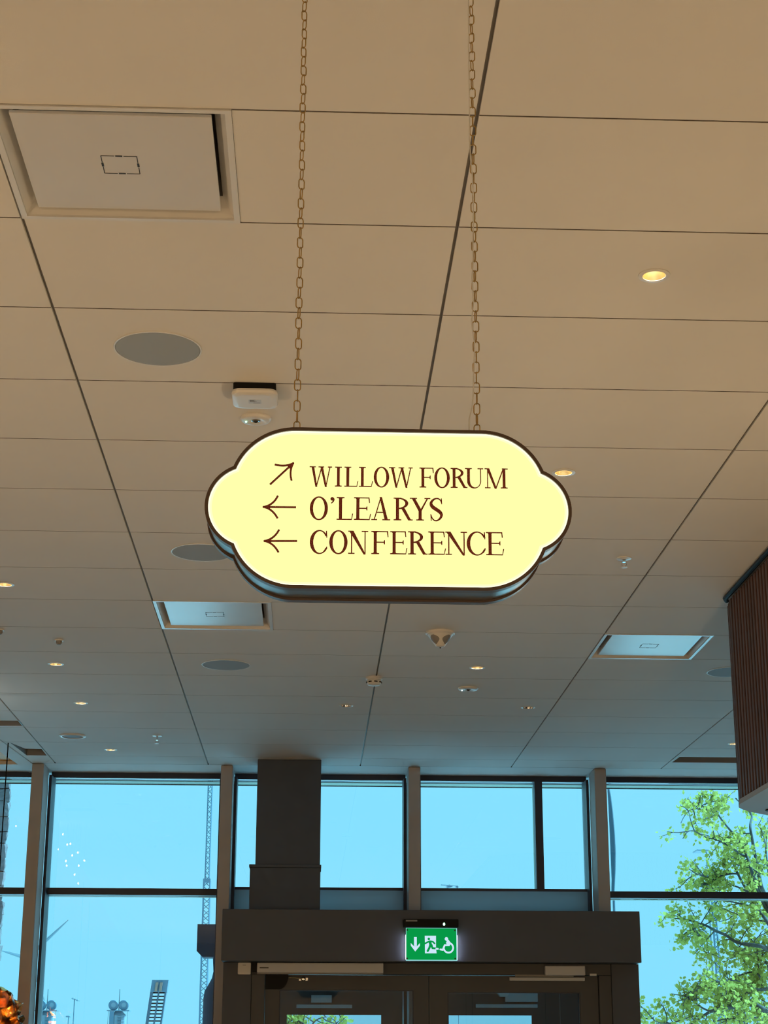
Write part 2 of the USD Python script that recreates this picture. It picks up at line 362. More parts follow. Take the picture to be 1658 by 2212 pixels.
ix0, ix1 = at(573, 2110, YL)[0], at(1290, 2110, YL)[0]
obj('door_post', bx(jx0 + .001, ix0 - .003, YF + .02, 13.60, 0, ltop + .003, .002), 'door_brown', door)
obj('door_post', bx(ix1 + .003, jx1 - .001, YF + .02, 13.60, 0, ltop + .003, .002), 'door_brown', door)
xm = at(926, 2150, YL)[0]
def leaf(parent, x0, x1, gx0, gx1, gz, y, ztop, glass):
    ring = sbox(x0, .01, x1, ztop).difference(sbox(gx0, .25, gx1, gz))
    lf = obj('door_leaf', upright(ring, y, .06), 'door_brown', parent, smooth=False)
    obj('glazing', bx(gx0 + .0005, gx1 - .0005, y + .028, y + .034, .2505, gz - .0005), glass, lf, smooth=False)
    gs = sbox(gx0, .25, gx1, gz).difference(sbox(gx0 + .008, .258, gx1 - .008, gz - .008))
    obj('gasket', upright(gs, y + .012, .01), 'frame_dark', lf, smooth=False)
    return lf
leaf(door, ix0, xm - .002, at(603, 2140, YL)[0], at(893, 2140, YL)[0], at(750, 2138, YL)[2], YL, ltop, 'door_glass')
leaf(door, xm + .002, ix1, at(966, 2140, YL)[0], at(1252, 2140, YL)[0], at(1100, 2143, YL)[2], YL, ltop, 'door_glass')
for x in (xm - .055, xm + .055):
    obj('door_handle', tube([(x, YL - .055, .75), (x, YL - .055, 1.25)], .012), 'chrome', door)

# ---- lobby between the doors and the outer door
YO = 16.0
lob = thing('door_2', 'dark framed outer double door seen through the glass of the inner door', kind='structure')
oz = at(700, 2190, YO)[2]
obj('outer_frame', upright(sbox(-.55, 0, 2.45, 2.39).difference(sbox(-.42, 0, 2.24, 2.155)), YO - .02, .12), 'door_brown', lob, smooth=False)
leaf(lob, -.415, .905, -.20, at(825, 2195, YO)[0], oz, YO, 2.15, 'pane_glass')
leaf(lob, .912, 2.235, 1.16, at(1150, 2195, YO)[0], oz, YO, 2.15, 'pane_glass')
for n_, x, s in (('a', -.52, 1), ('b', 2.42, -1)):
    obj('side_frame', bx(x - .03, x + .03, 14.32, 15.97, 2.30, 2.39), 'door_brown', lob, smooth=False)
    for yy in (14.34, 14.85, 15.4, 15.93): obj('side_post', bx(x - .025, x + .025, yy - .025, yy + .025, 0, 2.299), 'frame_dark', lob, smooth=False)
    obj('side_glass', bx(x - .004, x + .004, 14.32, 15.96, .05, 2.31), 'door_glass', lob, smooth=False)
obj('lobby_ceiling', bx(jx0, jx1, 13.61, 14.60, 2.30, 2.36), 'duct_grey', lob, smooth=False)
for (pa, pb, pc, nm) in (((1090, 2145), (1160, 2164), .05, 'outer_closer_box'), ((1027, 2169), (1160, 2177), .03, 'outer_closer_rail'), ((672, 2150), (716, 2166), .05, 'outer_operator_box'), ((640, 2170), (760, 2178), .03, 'outer_operator_rail')):
    a, b = at(*pa, YO - .03), at(*pb, YO - .03)
    obj(nm, bx(a[0], b[0], YO - .021 - pc, YO - .021, b[2], a[2], .002), 'silver_paint', lob, smooth=False)

a, b = at(1073, 2143, YO - .1), at(1102, 2153, YO - .1)
obj('door_sensor', trimesh.convex.convex_hull(np.array([(x, y, z) for x, z in ((a[0], a[2]), (b[0], a[2]), (b[0] - .03, b[2]), (a[0] + .03, b[2])) for y in (YO - .10, YO - .021)])), 'white_plastic', lob, smooth=False)

# ---- slatted bulkhead on the right
PZ, PXF, PYE = 2.717, 2.058, 8.286
plan = sbox(PXF, 3.2, 4.6, PYE - .001).union(Polygon([(PXF, PYE - .01), (PXF + .022, 8.40), (PXF + .06, 8.475), (PXF + .12, 8.56), (PXF + .235, 8.675), (PXF + .42, 8.77), (PXF + .75, 8.84), (4.6, 8.86), (4.6, PYE - .01)]))
bulk = thing('slatted_bulkhead', 'dark wooden slatted bulkhead with a white rounded underside hanging at the right edge', 'bulkhead')
core = plan.buffer(-.03)
obj('core', flat_down(core, PZ + .021, HC - .003 - PZ - .021), 'slat_back', bulk, smooth=False)
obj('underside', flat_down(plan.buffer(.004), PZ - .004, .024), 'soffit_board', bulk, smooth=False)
pitch = .0535
k = 0
ring = LineString([(PXF, 3.25), (PXF, PYE - .012)] + [tuple(c) for c in [(PXF + .022, 8.40), (PXF + .06, 8.475), (PXF + .12, 8.56), (PXF + .235, 8.675), (PXF + .42, 8.77), (PXF + .75, 8.84), (4.5, 8.86)]])
straight = PYE - .012 - 3.25
nslat = int(straight / pitch)
pos = [straight - .019 - i * pitch for i in range(nslat)] + [straight + .03 + i * pitch for i in range(int((ring.length - straight - .05) / pitch))]
for d in sorted(pos):
    p, q = ring.interpolate(d), ring.interpolate(min(d + .004, ring.length))
    tx, ty = q.x - p.x, q.y - p.y; L = math.hypot(tx, ty)
    ang = math.degrees(math.atan2(ty, tx))
    m = bx(-.0165, .0165, -.032, .002, PZ + .021, HC - .028, .003)
    m.apply_transform(trimesh.transformations.rotation_matrix(math.radians(ang), (0, 0, 1))); m.apply_translation((p.x, p.y, 0))
    obj('slat', m, 'wood_slat', bulk)
obj('top_trim', tube([(PXF - .012, 3.3, HC - .014), (PXF - .012, 7.0, HC - .014), (PXF - .012, 8.31, HC - .014), (PXF + .005, 8.35, HC - .014)], .012), 'black_plastic', bulk, 'black top rail with a rounded end')
c = on(1656, 1747, PZ)
obj('underside_spot', lathe([(0, 0), (.028, 0), (.028, -.006), (0, -.006)], 20, (c[0] + .02, c[1], PZ - .0042)), 'black_plastic', bulk)

# ================================================================== THE HANGING SIGN
YS, SD = 2.80, .095
SX, SZ = .1235, 2.4383
def lobes(grow=0.0):
    hw, hh, r, = .1588 + .114, .143, .114
    hw = SX + .0353 + .114
    mid = rounded(-hw, hw, -hh, hh, r, 24)
    s = unary_union([mid, Point(-.2345, 0).buffer(.077, quad_segs=32), Point(.2345, 0).buffer(.077, quad_segs=32)])
    return affinity.translate(s.buffer(grow, join_style=2, mitre_limit=3) if grow else s, SX, SZ)
sign = thing('hanging_sign', 'glowing yellow directory sign with scalloped ends hanging on two brass chains', 'sign')
out = lobes()
obj('front_rim', upright(out.difference(lobes(-.0056)), YS, .016), 'bronze', sign)
obj('casing', upright(lobes(-.0035).difference(lobes(-.0058)), YS + .0161, SD - .0322), 'sign_side', sign)
obj('rear_rim', upright(out.difference(lobes(-.0056)), YS + SD - .016, .016), 'bronze', sign)
obj('glowing_edge', upright(lobes(-.0057).difference(lobes(-.0085)), YS + .0035, .004), 'sign_edge', sign)
obj('glowing_band', upright(lobes(-.0085).difference(lobes(-.0118)), YS + .0035, .004), 'sign_band', sign)
obj('glowing_face', upright(lobes(-.0118), YS + .0035, .004), 'sign_face', sign)
obj('rear_panel', upright(lobes(-.006), YS + SD - .012, .008), 'bronze', sign)

# lettering: slender capitals drawn on a unit cap height
TS, TH = .120, .029
def P_(*p): return Polygon(p)
def serif(xc, y, half, up):       # hairline foot with small brackets; up: +1 foot of a stem that rises, -1 head serif
    a = sbox(xc - half, min(y, y + up * TH), xc + half, max(y, y + up * TH))
    return a
def foot(x0, x1, y, up, half=.10):
    xc = (x0 + x1) / 2; b = .035
    br = P_((x0 - b, y + up * TH), (x0, y + up * .065), (x1, y + up * .065), (x1 + b, y + up * TH), (x1, y), (x0, y))
    return unary_union([sbox(x0 - half, min(y, y + up * TH), x1 + half, max(y, y + up * TH)), br.buffer(0)])
def para(xb, xt, w, y0=0.0, y1=1.0): return P_((xb, y0), (xb + w, y0), (xt + w, y1), (xt, y1))
def ell(cx, cy, rx, ry): return affinity.scale(Point(cx, cy).buffer(1, quad_segs=24), rx, ry)
def strokes(pts, widths, n=48):
    pts = np.asarray(pts, float); t = np.linspace(0, 1, len(pts)); from scipy.interpolate import CubicSpline
    cs = CubicSpline(t, pts); tt = np.linspace(0, 1, n); q = cs(tt); w = np.interp(tt, np.linspace(0, 1, len(widths)), widths)
    return unary_union([LineString([q[i], q[i + 1]]).buffer((w[i] + w[i + 1]) / 4) for i in range(n - 1)])
def gO(w): return ell(w / 2, .5, w / 2, .52).difference(ell(w / 2, .5, w / 2 - TS * 1.05, .485))
def gI(w): c = w / 2; return unary_union([sbox(c - TS / 2, 0, c + TS / 2, 1), foot(c - TS / 2, c + TS / 2, 0, 1), foot(c - TS / 2, c + TS / 2, 1, -1)])
def gL(w):
    x = .12
    return unary_union([sbox(x, 0, x + TS, 1), foot(x, x + TS, 1, -1), sbox(x - .1, 0, w - .05, TH), P_((w - .22, TH * .9), (w - .06, TH), (w - .02, .27), (w + .01, .27), (w - .05, 0), (w - .22, 0))])
def gE(w):
    x = .12
    return unary_union([sbox(x, 0, x + TS, 1), sbox(x - .1, 0, w - .05, TH), sbox(x - .1, 1 - TH, w - .08, 1), sbox(x, .50, w - .16, .50 + TH),
        P_((w - .24, TH * .9), (w - .06, TH), (w - .02, .26), (w + .01, .26), (w - .05, 0), (w - .24, 0)),
        P_((w - .24, 1 - TH), (w - .09, 1 - TH), (w - .065, .77), (w - .04, .77), (w - .06, 1), (w - .24, 1)),
        P_((w - .20, .515), (w - .165, .60), (w - .145, .60), (w - .145, .43), (w - .165, .43)), foot(x, x + TS, 0, 1, .02), foot(x, x + TS, 1, -1, .02)])
def gF(w):
    x = .12
    return unary_union([sbox(x, 0, x + TS, 1), foot(x, x + TS, 0, 1), sbox(x - .1, 1 - TH, w - .03, 1), sbox(x, .50, w - .16, .50 + TH),
        P_((w - .2, 1 - TH), (w - .05, 1 - TH), (w - .02, .75), (w + .005, .75), (w - .01, 1), (w - .2, 1)),
        P_((w - .20, .515), (w - .165, .60), (w - .145, .60), (w - .145, .43), (w - .165, .43)), foot(x, x + TS, 1, -1, .02)])
def gN(w):
    a, b = .12, w - .105 - TH
    return unary_union([sbox(a, 0, a + TH * 1.15, 1), sbox(b, -.02, b + TH * 1.15, 1), P_((a - .08, 1), (a + TS - .03, 1), (b + TH * 1.1, -.02), (b - .04, -.02)),
        sbox(a - .12, 0, a + .14, TH), sbox(a - .12, 1 - TH, a + .06, 1), sbox(b - .12, 1 - TH, b + .14, 1)])
def gM(w):
    a, b = .12, w - .12 - TS; c = (a + b) / 2 + .01
    return unary_union([sbox(a, 0, a + TH * 1.1, 1), sbox(b, 0, b + TS, 1), P_((a - .03, 1), (a + TS - .03, 1), (c + .05, 0), (c - .03, -.02)),
        P_((b + .01, 1), (b + .05, 1), (c + .045, -.02), (c, -.02)), sbox(a - .12, 0, a + .14, TH), sbox(a - .12, 1 - TH, a + .08, 1), foot(b, b + TS, 0, 1), sbox(b - .03, 1 - TH, w, 1)])
def gW(w):
    q = w / 2 - .02; r = TS * .95
    return unary_union([P_((.09, 1), (.09 + r, 1), (w * .29 + .055, -.02), (w * .29 - .02, -.02)), P_((w * .29, -.02), (w * .29 + .035, -.02), (q + .085, 1), (q + .05, 1)),
        P_((q - .0, 1), (q + r, 1), (w * .72 + .055, -.02), (w * .72 - .02, -.02)), P_((w * .72, -.02), (w * .72 + .035, -.02), (w - .075, 1), (w - .11, 1)),
        sbox(0, 1 - TH, .09 + r + .08, 1), sbox(q - .09, 1 - TH, q + r + .06, 1), sbox(w - .19, 1 - TH, w, 1)])
def gA(w):
    ap = w * .48
    return unary_union([P_((.10, 0), (.10 + TH * 1.1, 0), (ap + .03, 1.0), (ap - .01, .97)), P_((w - .10 - TS * 1.05, 0), (w - .10, 0), (ap + .06, 1.02), (ap - .03, 1.02)),
        sbox(w * .27, .33, w * .72, .33 + TH), sbox(0, 0, .24, TH), sbox(w - .33, 0, w, TH)])
def gR(w):
    x = .12; bw_ = w - .36
    bowl = ell(x + TS * .6, .755, bw_, .245).difference(ell(x + TS * .6, .755, bw_ - TS * .95, .215)).intersection(sbox(x + TS * .6, .4, w + 1, 1.1))
    leg = unary_union([P_((w * .44, .52), (w * .44 + TS * 1.05, .54), (w - .08, .06), (w - .02, .0), (w - .16, .0)), sbox(w - .16, 0, w + .02, TH)])
    return unary_union([sbox(x, 0, x + TS, 1), foot(x, x + TS, 0, 1), foot(x, x + TS, 1, -1, .1), bowl, sbox(x, .505, x + TS * 2, .535), leg])
def gU(w):
    a, b = .11, w - .11 - TH * 1.1; c = (a + b + TH) / 2
    ro = (b + TH * 1.1 - a) / 2
    bot = ell(a + ro, .34, ro, .36).difference(ell(a + ro + .045, .34, ro - .08, .325)).intersection(sbox(0, -.1, w, .34))
    return unary_union([sbox(a, .34, a + TS, 1), sbox(b, .34, b + TH * 1.1, 1), bot, foot(a, a + TS, 1, -1), sbox(b - .12, 1 - TH, b + .14, 1)])
def gY(w):
    c = w * .50
    return unary_union([sbox(c - TS / 2, 0, c + TS / 2, .46), foot(c - TS / 2, c + TS / 2, 0, 1), P_((.08, 1), (.08 + TS * 1.05, 1), (c + TS / 2, .45), (c - TS / 2, .42)),
        P_((w - .13, 1), (w - .085, 1), (c + TS / 2, .42), (c + TS / 2 - .05, .46)), sbox(0, 1 - TH, .3, 1), sbox(w - .24, 1 - TH, w, 1)])
def gS(w):
    q = strokes([(w - .05, .80), (w * .72, .97), (w * .40, .97), (w * .13, .80), (w * .26, .60), (w * .70, .42), (w * .90, .22), (w * .66, .02), (w * .34, .01), (.07, .22)],
                [.03, .035, .05, .10, .14, .14, .10, .05, .035, .03])
    return unary_union([q, P_((w - .07, .99), (w - .045, .99), (w - .03, .74), (w - .055, .74)), P_((.045, .27), (.07, .27), (.085, -.01), (.06, -.01))])
def gC(w):
    wo = w * 1.08
    o = ell(wo / 2, .5, wo / 2, .52).difference(ell(wo / 2 + .025, .5, wo / 2 - TS * .9, .487))
    o = o.difference(P_((w * .80, .24), (w + .5, .22), (w + .5, .78), (w * .80, .76), (w * .6, .5)))
    return unary_union([o.intersection(sbox(-.1, -.1, w, 1.1)), P_((w - .05, .99), (w - .02, .99), (w - .005, .70), (w - .03, .70)), strokes([(w - .10, .10), (w - .05, .17), (w - .015, .28)], [.03, .03, .03])])
def gQ(w):                          # apostrophe
    return unary_union([ell(.09, .93, .075, .07), strokes([(.15, .92), (.13, .82), (.05, .74)], [.06, .045, .02], 16)])
G = dict(W=gW, I=gI, L=gL, O=gO, F=gF, R=gR, U=gU, M=gM, E=gE, A=gA, Y=gY, S=gS, C=gC, N=gN)
G["'"] = gQ
def u(px): return 560 + px / 2.9607       # enlarged view -> picture
def v(py): return 980 + py / 2.9625
LINES = [("WILLOWFORUM", [(320, 464), (481, 529), (541, 631), (634, 724), (732, 829), (830, 980), (1022, 1113), (1120, 1216), (1222, 1326), (1316, 1430), (1443, 1587)], (204, 217.5), (80, 94.5), (320, 1587)),
         ("O'LEARYS", [(322, 438), (451, 478), (491, 598), (602, 712), (716, 836), (856, 976), (963, 1092), (1088, 1172)], (417, 424), (275, 284), (322, 1172)),
         ("CONFERENCE", [(322, 434), (447, 563), (568, 694), (713, 824), (834, 944), (949, 1071), (1078, 1190), (1191, 1326), (1328, 1444), (1449, 1561)], (634, 646), (490, 502), (322, 1561))]
for text, xs, by, ty, xr in LINES:
    for ch, (a, b) in zip(text, xs):
        f0, f1 = (a - xr[0]) / (xr[1] - xr[0]), (b - xr[0]) / (xr[1] - xr[0])
        fm = (f0 + f1) / 2; yb, yt = by[0] + (by[1] - by[0]) * fm, ty[0] + (ty[1] - ty[0]) * fm
        lo, hi = at(u(a), v(yb), YS), at(u(b), v(yt), YS)
        hcap = hi[2] - lo[2]; w = (hi[0] - lo[0]) / hcap
        g = affinity.scale(G[ch](max(w, .3)), hcap, hcap, origin=(0, 0))
        g = affinity.translate(g, lo[0], lo[2]).buffer(.00022)
        obj('letter', upright(g, YS + .0020, .0013), 'letter_red', sign, smooth=False)
def quad(a, c, b, n=14):
    t = np.linspace(0, 1, n)[:, None]; a, c, b = map(np.array, (a, c, b)); return (1 - t) ** 2 * a + 2 * t * (1 - t) * c + t * t * b
def sp(p): q = at(u(p[0]), v(p[1]), YS); return (q[0], q[2])
for tip, tail, e1, c1, e2, c2 in (((216, 58), (68, 194), (98, 66), (165, 84), (206, 169), (188, 112)),
                                  ((27, 338), (234, 340), (118, 266), (90, 326), (116, 411), (84, 350)),
                                  ((33, 556), (241, 556), (126, 483), (96, 543), (122, 629), (90, 568))):
    L_ = [LineString([sp(tip), sp(tail)]), LineString([sp(q) for q in quad(tip, c1, e1)]), LineString([sp(q) for q in quad(tip, c2, e2)])]
    a = unary_union([l.buffer(.00155, cap_style=2) for l in L_] + [Point(sp(tip)).buffer(.0018)])
    web = Polygon([sp(tip)] + [sp(q) for q in quad(tip, c1, e1)[:6]] + [sp(q) for q in quad(tip, c2, e2)[:6][::-1]]).buffer(0)
    obj('arrow', upright(unary_union([a, web]), YS + .0020, .0013), 'letter_red', sign, smooth=False)
YC = YS + SD / 2
CHX = [at(641, 915, YC)[0], at(1030, 920, YC)[0]]
stop = SZ + .143
for x in CHX:
    obj('eyelet', tube([(x + .006 * math.cos(a), YC, stop + .004 + .008 * math.sin(a)) for a in np.linspace(-.9, math.pi + .9, 14)], .0011, 6), 'brass', sign)
# ---- chains of single links
def link_mesh(wire=.00105, half=.0058, length=.0232):
    st = length / 2 - half; pts = []
    for a in np.linspace(-math.pi / 2, math.pi / 2, 7): pts.append((half * math.sin(a) * .92, 0, st + (half - wire) * math.cos(a)))
    for a in np.linspace(math.pi / 2, 3 * math.pi / 2, 7): pts.append((half * math.sin(a) * .92, 0, -st + (half - wire) * math.cos(a)))
    return tube(pts, wire, 6, closed=True)
LINK = link_mesh()
for ci, (x, lab) in enumerate(zip(CHX, ('brass link chain holding the left side of the yellow sign', 'brass link chain holding the right side of the sign, with a pale cable along it'))):
    ch = thing('chain', lab, 'chain', (x, YC, 0))
    z = stop + .0175; i = 0; r2 = random.Random(3 + ci)
    twist = 8 if ci == 0 else -20
    while z < HC - .012:
        m = LINK.copy(); zz = (z - stop) / (HC - stop)
        ang = (90 if i % 2 else 0) + twist + r2.uniform(-9, 9) + (40 * zz if ci == 0 else 30 * math.sin(zz * 5))
        m.apply_transform(trimesh.transformations.rotation_matrix(math.radians(ang), (0, 0, 1)))
        m.apply_translation((r2.uniform(-.0004, .0004), 0, z)); obj('link', m, 'brass', ch, smooth=True)
        z += .0197; i += 1
    obj('ceiling_hook', join(lathe([(0, HC - .0005), (.016, HC - .0005), (.014, HC - .006), (0, HC - .007)], 20), tube([(0, 0, HC - .006), (.005, 0, HC - .012), (0, 0, HC - .02), (-.005, 0, HC - .014)], .0013, 6)), 'brass', ch)
cp = [(1013, 930), (1013, 905), (1019, 880), (1022, 850), (1022.5, 815), (1024, 775), (1024.5, 740), (1020, 712), (1018.5, 690), (1022, 655), (1021, 630), (1019, 600), (1021, 570), (1021, 520), (1022, 470), (1021.5, 420), (1020, 380), (1016, 345), (1013.5, 300), (1013.5, 230), (1012, 120), (1011.5, 0)]
pts = [at(px, py, YC - .006) for px, py in cp]; pts.append(np.array([pts[-1][0], YC - .004, HC]))
obj('power_cable', tube(np.array(pts), .0013, 6), 'cable', None, 'thin pale power cable running up beside the right brass chain', 'cable', smooth=True)

# ================================================================== CEILING FIXTURES
for x, y, lab in DOWNLIGHTS + [(x, y, f'recessed downlight out of view at {["left beside the sign","near left behind us","near right behind us","right above us","left above us"][i]}') for i, (x, y) in enumerate(EXTRA)]:
    lit = 'unlit' not in lab
    t = thing('downlight', lab, 'downlight', (x, y, HC))
    obj('trim_ring', lathe([(.0335, -.0005), (.047, -.0005), (.0465, -.0025), (.036, -.0045), (.0335, -.003), (.0335, -.0005)], 32), 'white_plastic', t)
    obj('reflector', lathe([(.0332, -.002), (.029, .02), (.020, .045), (.020, .047), (.030, .021), (.0338, -.001), (.0332, -.002)], 32), 'gold_reflector' if lit else 'chrome', t)
    obj('lamp', lathe([(0, .044), (.0195, .044), (.0195, .046), (0, .046)], 24), 'lamp_hot' if lit else 'black_plastic', t)
# round speakers
spk = None
SPK = [(-.523, 5.258, 'large round grey ceiling speaker left of the chain, nearest one'), (-.516, 7.651, 'round grey ceiling speaker half hidden behind the left lobe of the sign'),
       (-.516, 10.041, 'round grey ceiling speaker beyond the diffuser below the sign'), (2.49, 10.075, 'round grey ceiling speaker partly hidden behind the slatted wooden bulkhead')]
for x, y, lab in SPK:
    if spk is None:
        spk = thing('ceiling_speaker', lab, 'speaker', (x, y, HC), group='round ceiling speakers')
        obj('grille', lathe([(0, -.004), (.10, -.004), (.134, -.0035), (.138, -.001), (.138, -.0003), (0, -.0003)], 56), 'grille', spk)
        obj('bezel', lathe([(.1385, -.0003), (.1385, -.003), (.1425, -.003), (.1435, -.0003)], 56), 'white_plastic', spk)
    else: copy_of(spk, lab, (x, y, HC))
t = thing('ceiling_speaker', 'small round ceiling speaker with a shiny white rim near the windows on the left', 'speaker', (-1.724, 12.467, HC))
obj('grille', lathe([(0, -.006), (.07, -.006), (.076, -.0005), (0, -.0005)], 40), 'grille', t)
obj('bezel', lathe([(.0765, -.0005), (.075, -.010), (.085, -.012), (.095, -.006), (.097, -.0005)], 40), 'white_plastic', t)
# square diffusers
def ring_prof(o0, o1, z0, z1):
    """square collar: opening half-size o0 at z0 to o1 at z1, thin"""
    V = []
    for o, z in ((o0, z0), (o1, z1), (o1 + .003, z1), (o0 + .003, z0)):
        V += [(-o, -o, z), (o, -o, z), (o, o, z), (-o, o, z)]
    F = []
    for k in range(4):
        k2 = (k + 1) % 4
        for j in range(4):
            j2 = (j + 1) % 4; a, b, c_, d = k * 4 + j, k * 4 + j2, k2 * 4 + j2, k2 * 4 + j
            F += [(a, c_, b), (a, d, c_)]
    m = trimesh.Trimesh(V, F, process=False); trimesh.repair.fix_normals(m); return m
for x, y, lab in DIFF:
    t = thing('air_diffuser', lab, 'air diffuser', (x + .3, y + .3, HC), group=None)
    o = .2992
    obj('frame', flat_down(sbox(-o, -o, o, o).difference(sbox(-.283, -.283, .283, .283)), -.003, .014), 'white_metal', t, smooth=False)
    obj('collar', ring_prof(.2822, .2515, .003, .055), 'white_metal', t, smooth=False)
    obj('plenum_box', join(bx(-o, o, -o, o, .15, .16), bx(-o, -o + .01, -o, o, .056, .15), bx(o - .01, o, -o, o, .056, .15), bx(-o, o, -o, -o + .01, .056, .15), bx(-o, o, o - .01, o, .056, .15)), 'grey_plastic', t, smooth=False)
    pl = obj('plate', bx(-.248, .248, -.248, .248, .0065, .0165, .0015), 'diffuser_plate', t)
    obj('inner_box', bx(-.236, .236, -.19, .236, .017, .15), 'white_metal', t, smooth=False)
    sl = []
    for s in (-1, 1):
        sl += [sbox(-.046, s * .046 - .001, -.012, s * .046 + .001), sbox(.012, s * .046 - .001, .046, s * .046 + .001), sbox(-.009, s * .046 - .0028, .009, s * .046 + .0028)]
        sl += [sbox(s * .046 - .001, -.046, s * .046 + .001, -.012), sbox(s * .046 - .001, .012, s * .046 + .001, .046), sbox(s * .046 - .0028, -.009, s * .046 + .0028, .009)]
    obj('slot_marks', flat_down(unary_union(sl), .0057, .0008), 'ink', t, smooth=False)
# recessed slots
for pg, lab in zip(SLOTS, ('dark recessed slot vent at the left picture edge, farther from the windows', 'dark recessed slot vent tucked in the corner beside the slanting ceiling border', 'long dark recessed slot vent on the right beside the slatted bulkhead')):
    t = thing('slot_vent', lab, 'vent')
    obj('housing', flat_down(pg.buffer(.006, join_style=2).difference(pg.buffer(-.002)), HC + .0005, .16), 'grey_plastic', t, smooth=False)
    obj('back_plate', flat_down(pg.buffer(-.003), HC + .12, .01), 'plenum', t, smooth=False)
# square wireless unit
t = thing('wireless_access_point', 'square white wireless box on a black mount hanging from the ceiling left of the chain', 'access point', (-.2165, 5.615, HC))
obj('mount', flat_down(rounded(-.073, .073, -.075, .075, .008), -.021, .0205), 'black_plastic', t)
body = m3.Manifold.hull_points([(sx * a, sy * b, z) for a0, b0, z, r in ((.076, .078, -.0225, .03), (.079, .081, -.030, .034), (.076, .078, -.038, .034), (.062, .064, -.0415, .03))
    for sx in (-1, 1) for sy in (-1, 1) for k in range(7) for a, b in [(a0 - r + r * math.cos(k * math.pi / 12), b0 - r + r * math.sin(k * math.pi / 12))]])
obj('cover', body, 'white_plastic', t, smooth=40)
lb = obj('rating_label', bx(-.022, .022, -.018, .018, -.0419, -.0414), 'silver_paint', t, smooth=False)
obj('label_text', join([bx(-.018, -.018 + w_, yy - .0012, yy + .0012, -.0421, -.04195) for w_, yy in ((.020, -.014), (.016, -.009), (.024, -.004), (.018, .001)) ] + [bx(-.006, .018, .0105, .0125, -.0421, -.04195)]), 'ink', lb, smooth=False)
# emergency lights
em = thing('emergency_light', 'round white emergency light with a green lamp just above the sign beside the square box', 'emergency light', (-.222, 5.885, HC))
def emergency(t, r, led):
    obj('dome', lathe([(r, -.0003), (r * .99, -.006), (r * .9, -.012), (r * .66, -.015), (r * .40, -.012), (r * .36, -.0115), (0, -.0115)], 44), 'white_plastic', t)
    obj('lens', lathe([(0, -.0205), (r * .08, -.019), (r * .14, -.012), (0, -.012)], 20, (0, 0, 0)), 'ink', t)
    obj('bulb_seat', lathe([(r * .15, -.0125), (r * .22, -.0145), (r * .30, -.0125)], 24), 'chrome', t)
    obj('status_light', lathe([(0, -.0205), (.0035, -.0185), (.0038, -.012), (0, -.012)], 14, (-r * .62, 0, 0)), led, t)
emergency(em, .056, 'led_green')
em2 = thing('emergency_light', 'oval looking flat emergency light with a bright dot right of the dome smoke detector', 'emergency light', (.966, 10.631, HC))
emergency(em2, .064, 'led_white')
# cone detector
t = thing('cone_detector', 'white cone shaped ceiling detector with two grey windows below the sign', 'detector', (.683, 9.155, HC))
obj('flange', lathe([(0, -.0005), (.080, -.0005), (.080, -.010), (.074, -.016), (0, -.016)], 40), 'white_plastic', t)
cone = lathe([(.070, -.0155), (.066, -.020), (.030, -.072), (.024, -.080), (.012, -.084), (0, -.085)], 40)
obj('cone', cone, 'white_plastic', t)
for s in (-1, 1):
    pt = []
    for i in range(9):
        a0 = math.radians(-90 + s * 46); f = i / 8; hw = .62 * math.sin(math.pi * (f * .9 + .05)) + .02
        z = -.024 - f * .046; r = .066 + (.030 - .066) * ((-z - .020) / .052) + .0008
        pt.append([(r * math.cos(a0 + q * hw), r * math.sin(a0 + q * hw), z) for q in np.linspace(-1, 1, 7)])
    V = np.array(pt).reshape(-1, 3); F = []
    for i in range(8):
        for j in range(6):
            a = i * 7 + j; F += [(a, a + 1, a + 8), (a, a + 8, a + 7)]
    Vi = V * [.96, .96, 1]; n = len(V)
    FF = F + [(c2 + n, b2 + n, a2 + n) for a2, b2, c2 in F]
    obj('window', trimesh.Trimesh(np.vstack([V, Vi]), FF, process=False), 'grey_plastic', t, 'grey sensor window', smooth=True)
obj('sensor_tip', trimesh.creation.icosphere(2, .004).apply_translation((0, 0, -.086)), 'ink', t, smooth=True)
# smoke detector
t = thing('smoke_detector', 'white dome smoke detector on the ceiling joint below the sign', 'smoke detector', (.367, 10.345, HC))
obj('base', lathe([(0, -.0005), (.052, -.0005), (.052, -.012), (.046, -.018), (0, -.018)], 36), 'white_plastic', t)
obj('chamber', lathe([(0, -.018), (.042, -.0185), (.046, -.026), (.044, -.040), (.036, -.048), (.018, -.052), (0, -.053)], 36), 'white_plastic', t)
for a in range(0, 360, 45):
    m = bx(-.010, .010, -.048, -.036, -.036, -.030); m.apply_transform(trimesh.transformations.rotation_matrix(math.radians(a + 12), (0, 0, 1))); obj('vent_slot', m, 'ink', t, smooth=False)
# sprinklers
def sprinkler(x, y, lab, drop):
    t = thing('sprinkler', lab, 'sprinkler', (x, y, HC))
    obj('escutcheon', lathe([(.009, -.0005), (.036, -.0005), (.034, -.004), (.014, -.008), (.009, -.008)], 28), 'white_plastic', t)
    obj('stem', lathe([(0, -.001), (.006, -.001), (.006, -drop + .012), (.010, -drop + .010), (.010, -drop + .006), (0, -drop + .006)], 16), 'chrome', t)
    obj('frame_arms', tube([(-.009, 0, -drop + .006), (-.011, 0, -drop - .006), (0, 0, -drop - .018), (.011, 0, -drop - .006), (.009, 0, -drop + .006)], .0016, 6), 'chrome', t)
    obj('deflector', lathe([(0, -drop - .018), (.014, -drop - .018), (.015, -drop - .0195), (0, -drop - .0205)], 20), 'white_plastic', t)
sprinkler(1.423, 7.65, 'small sprinkler head on a stem to the right of the sign', .026)
sprinkler(-1.116, 12.43, 'small sprinkler head on a longer stem near the windows on the left', .04)
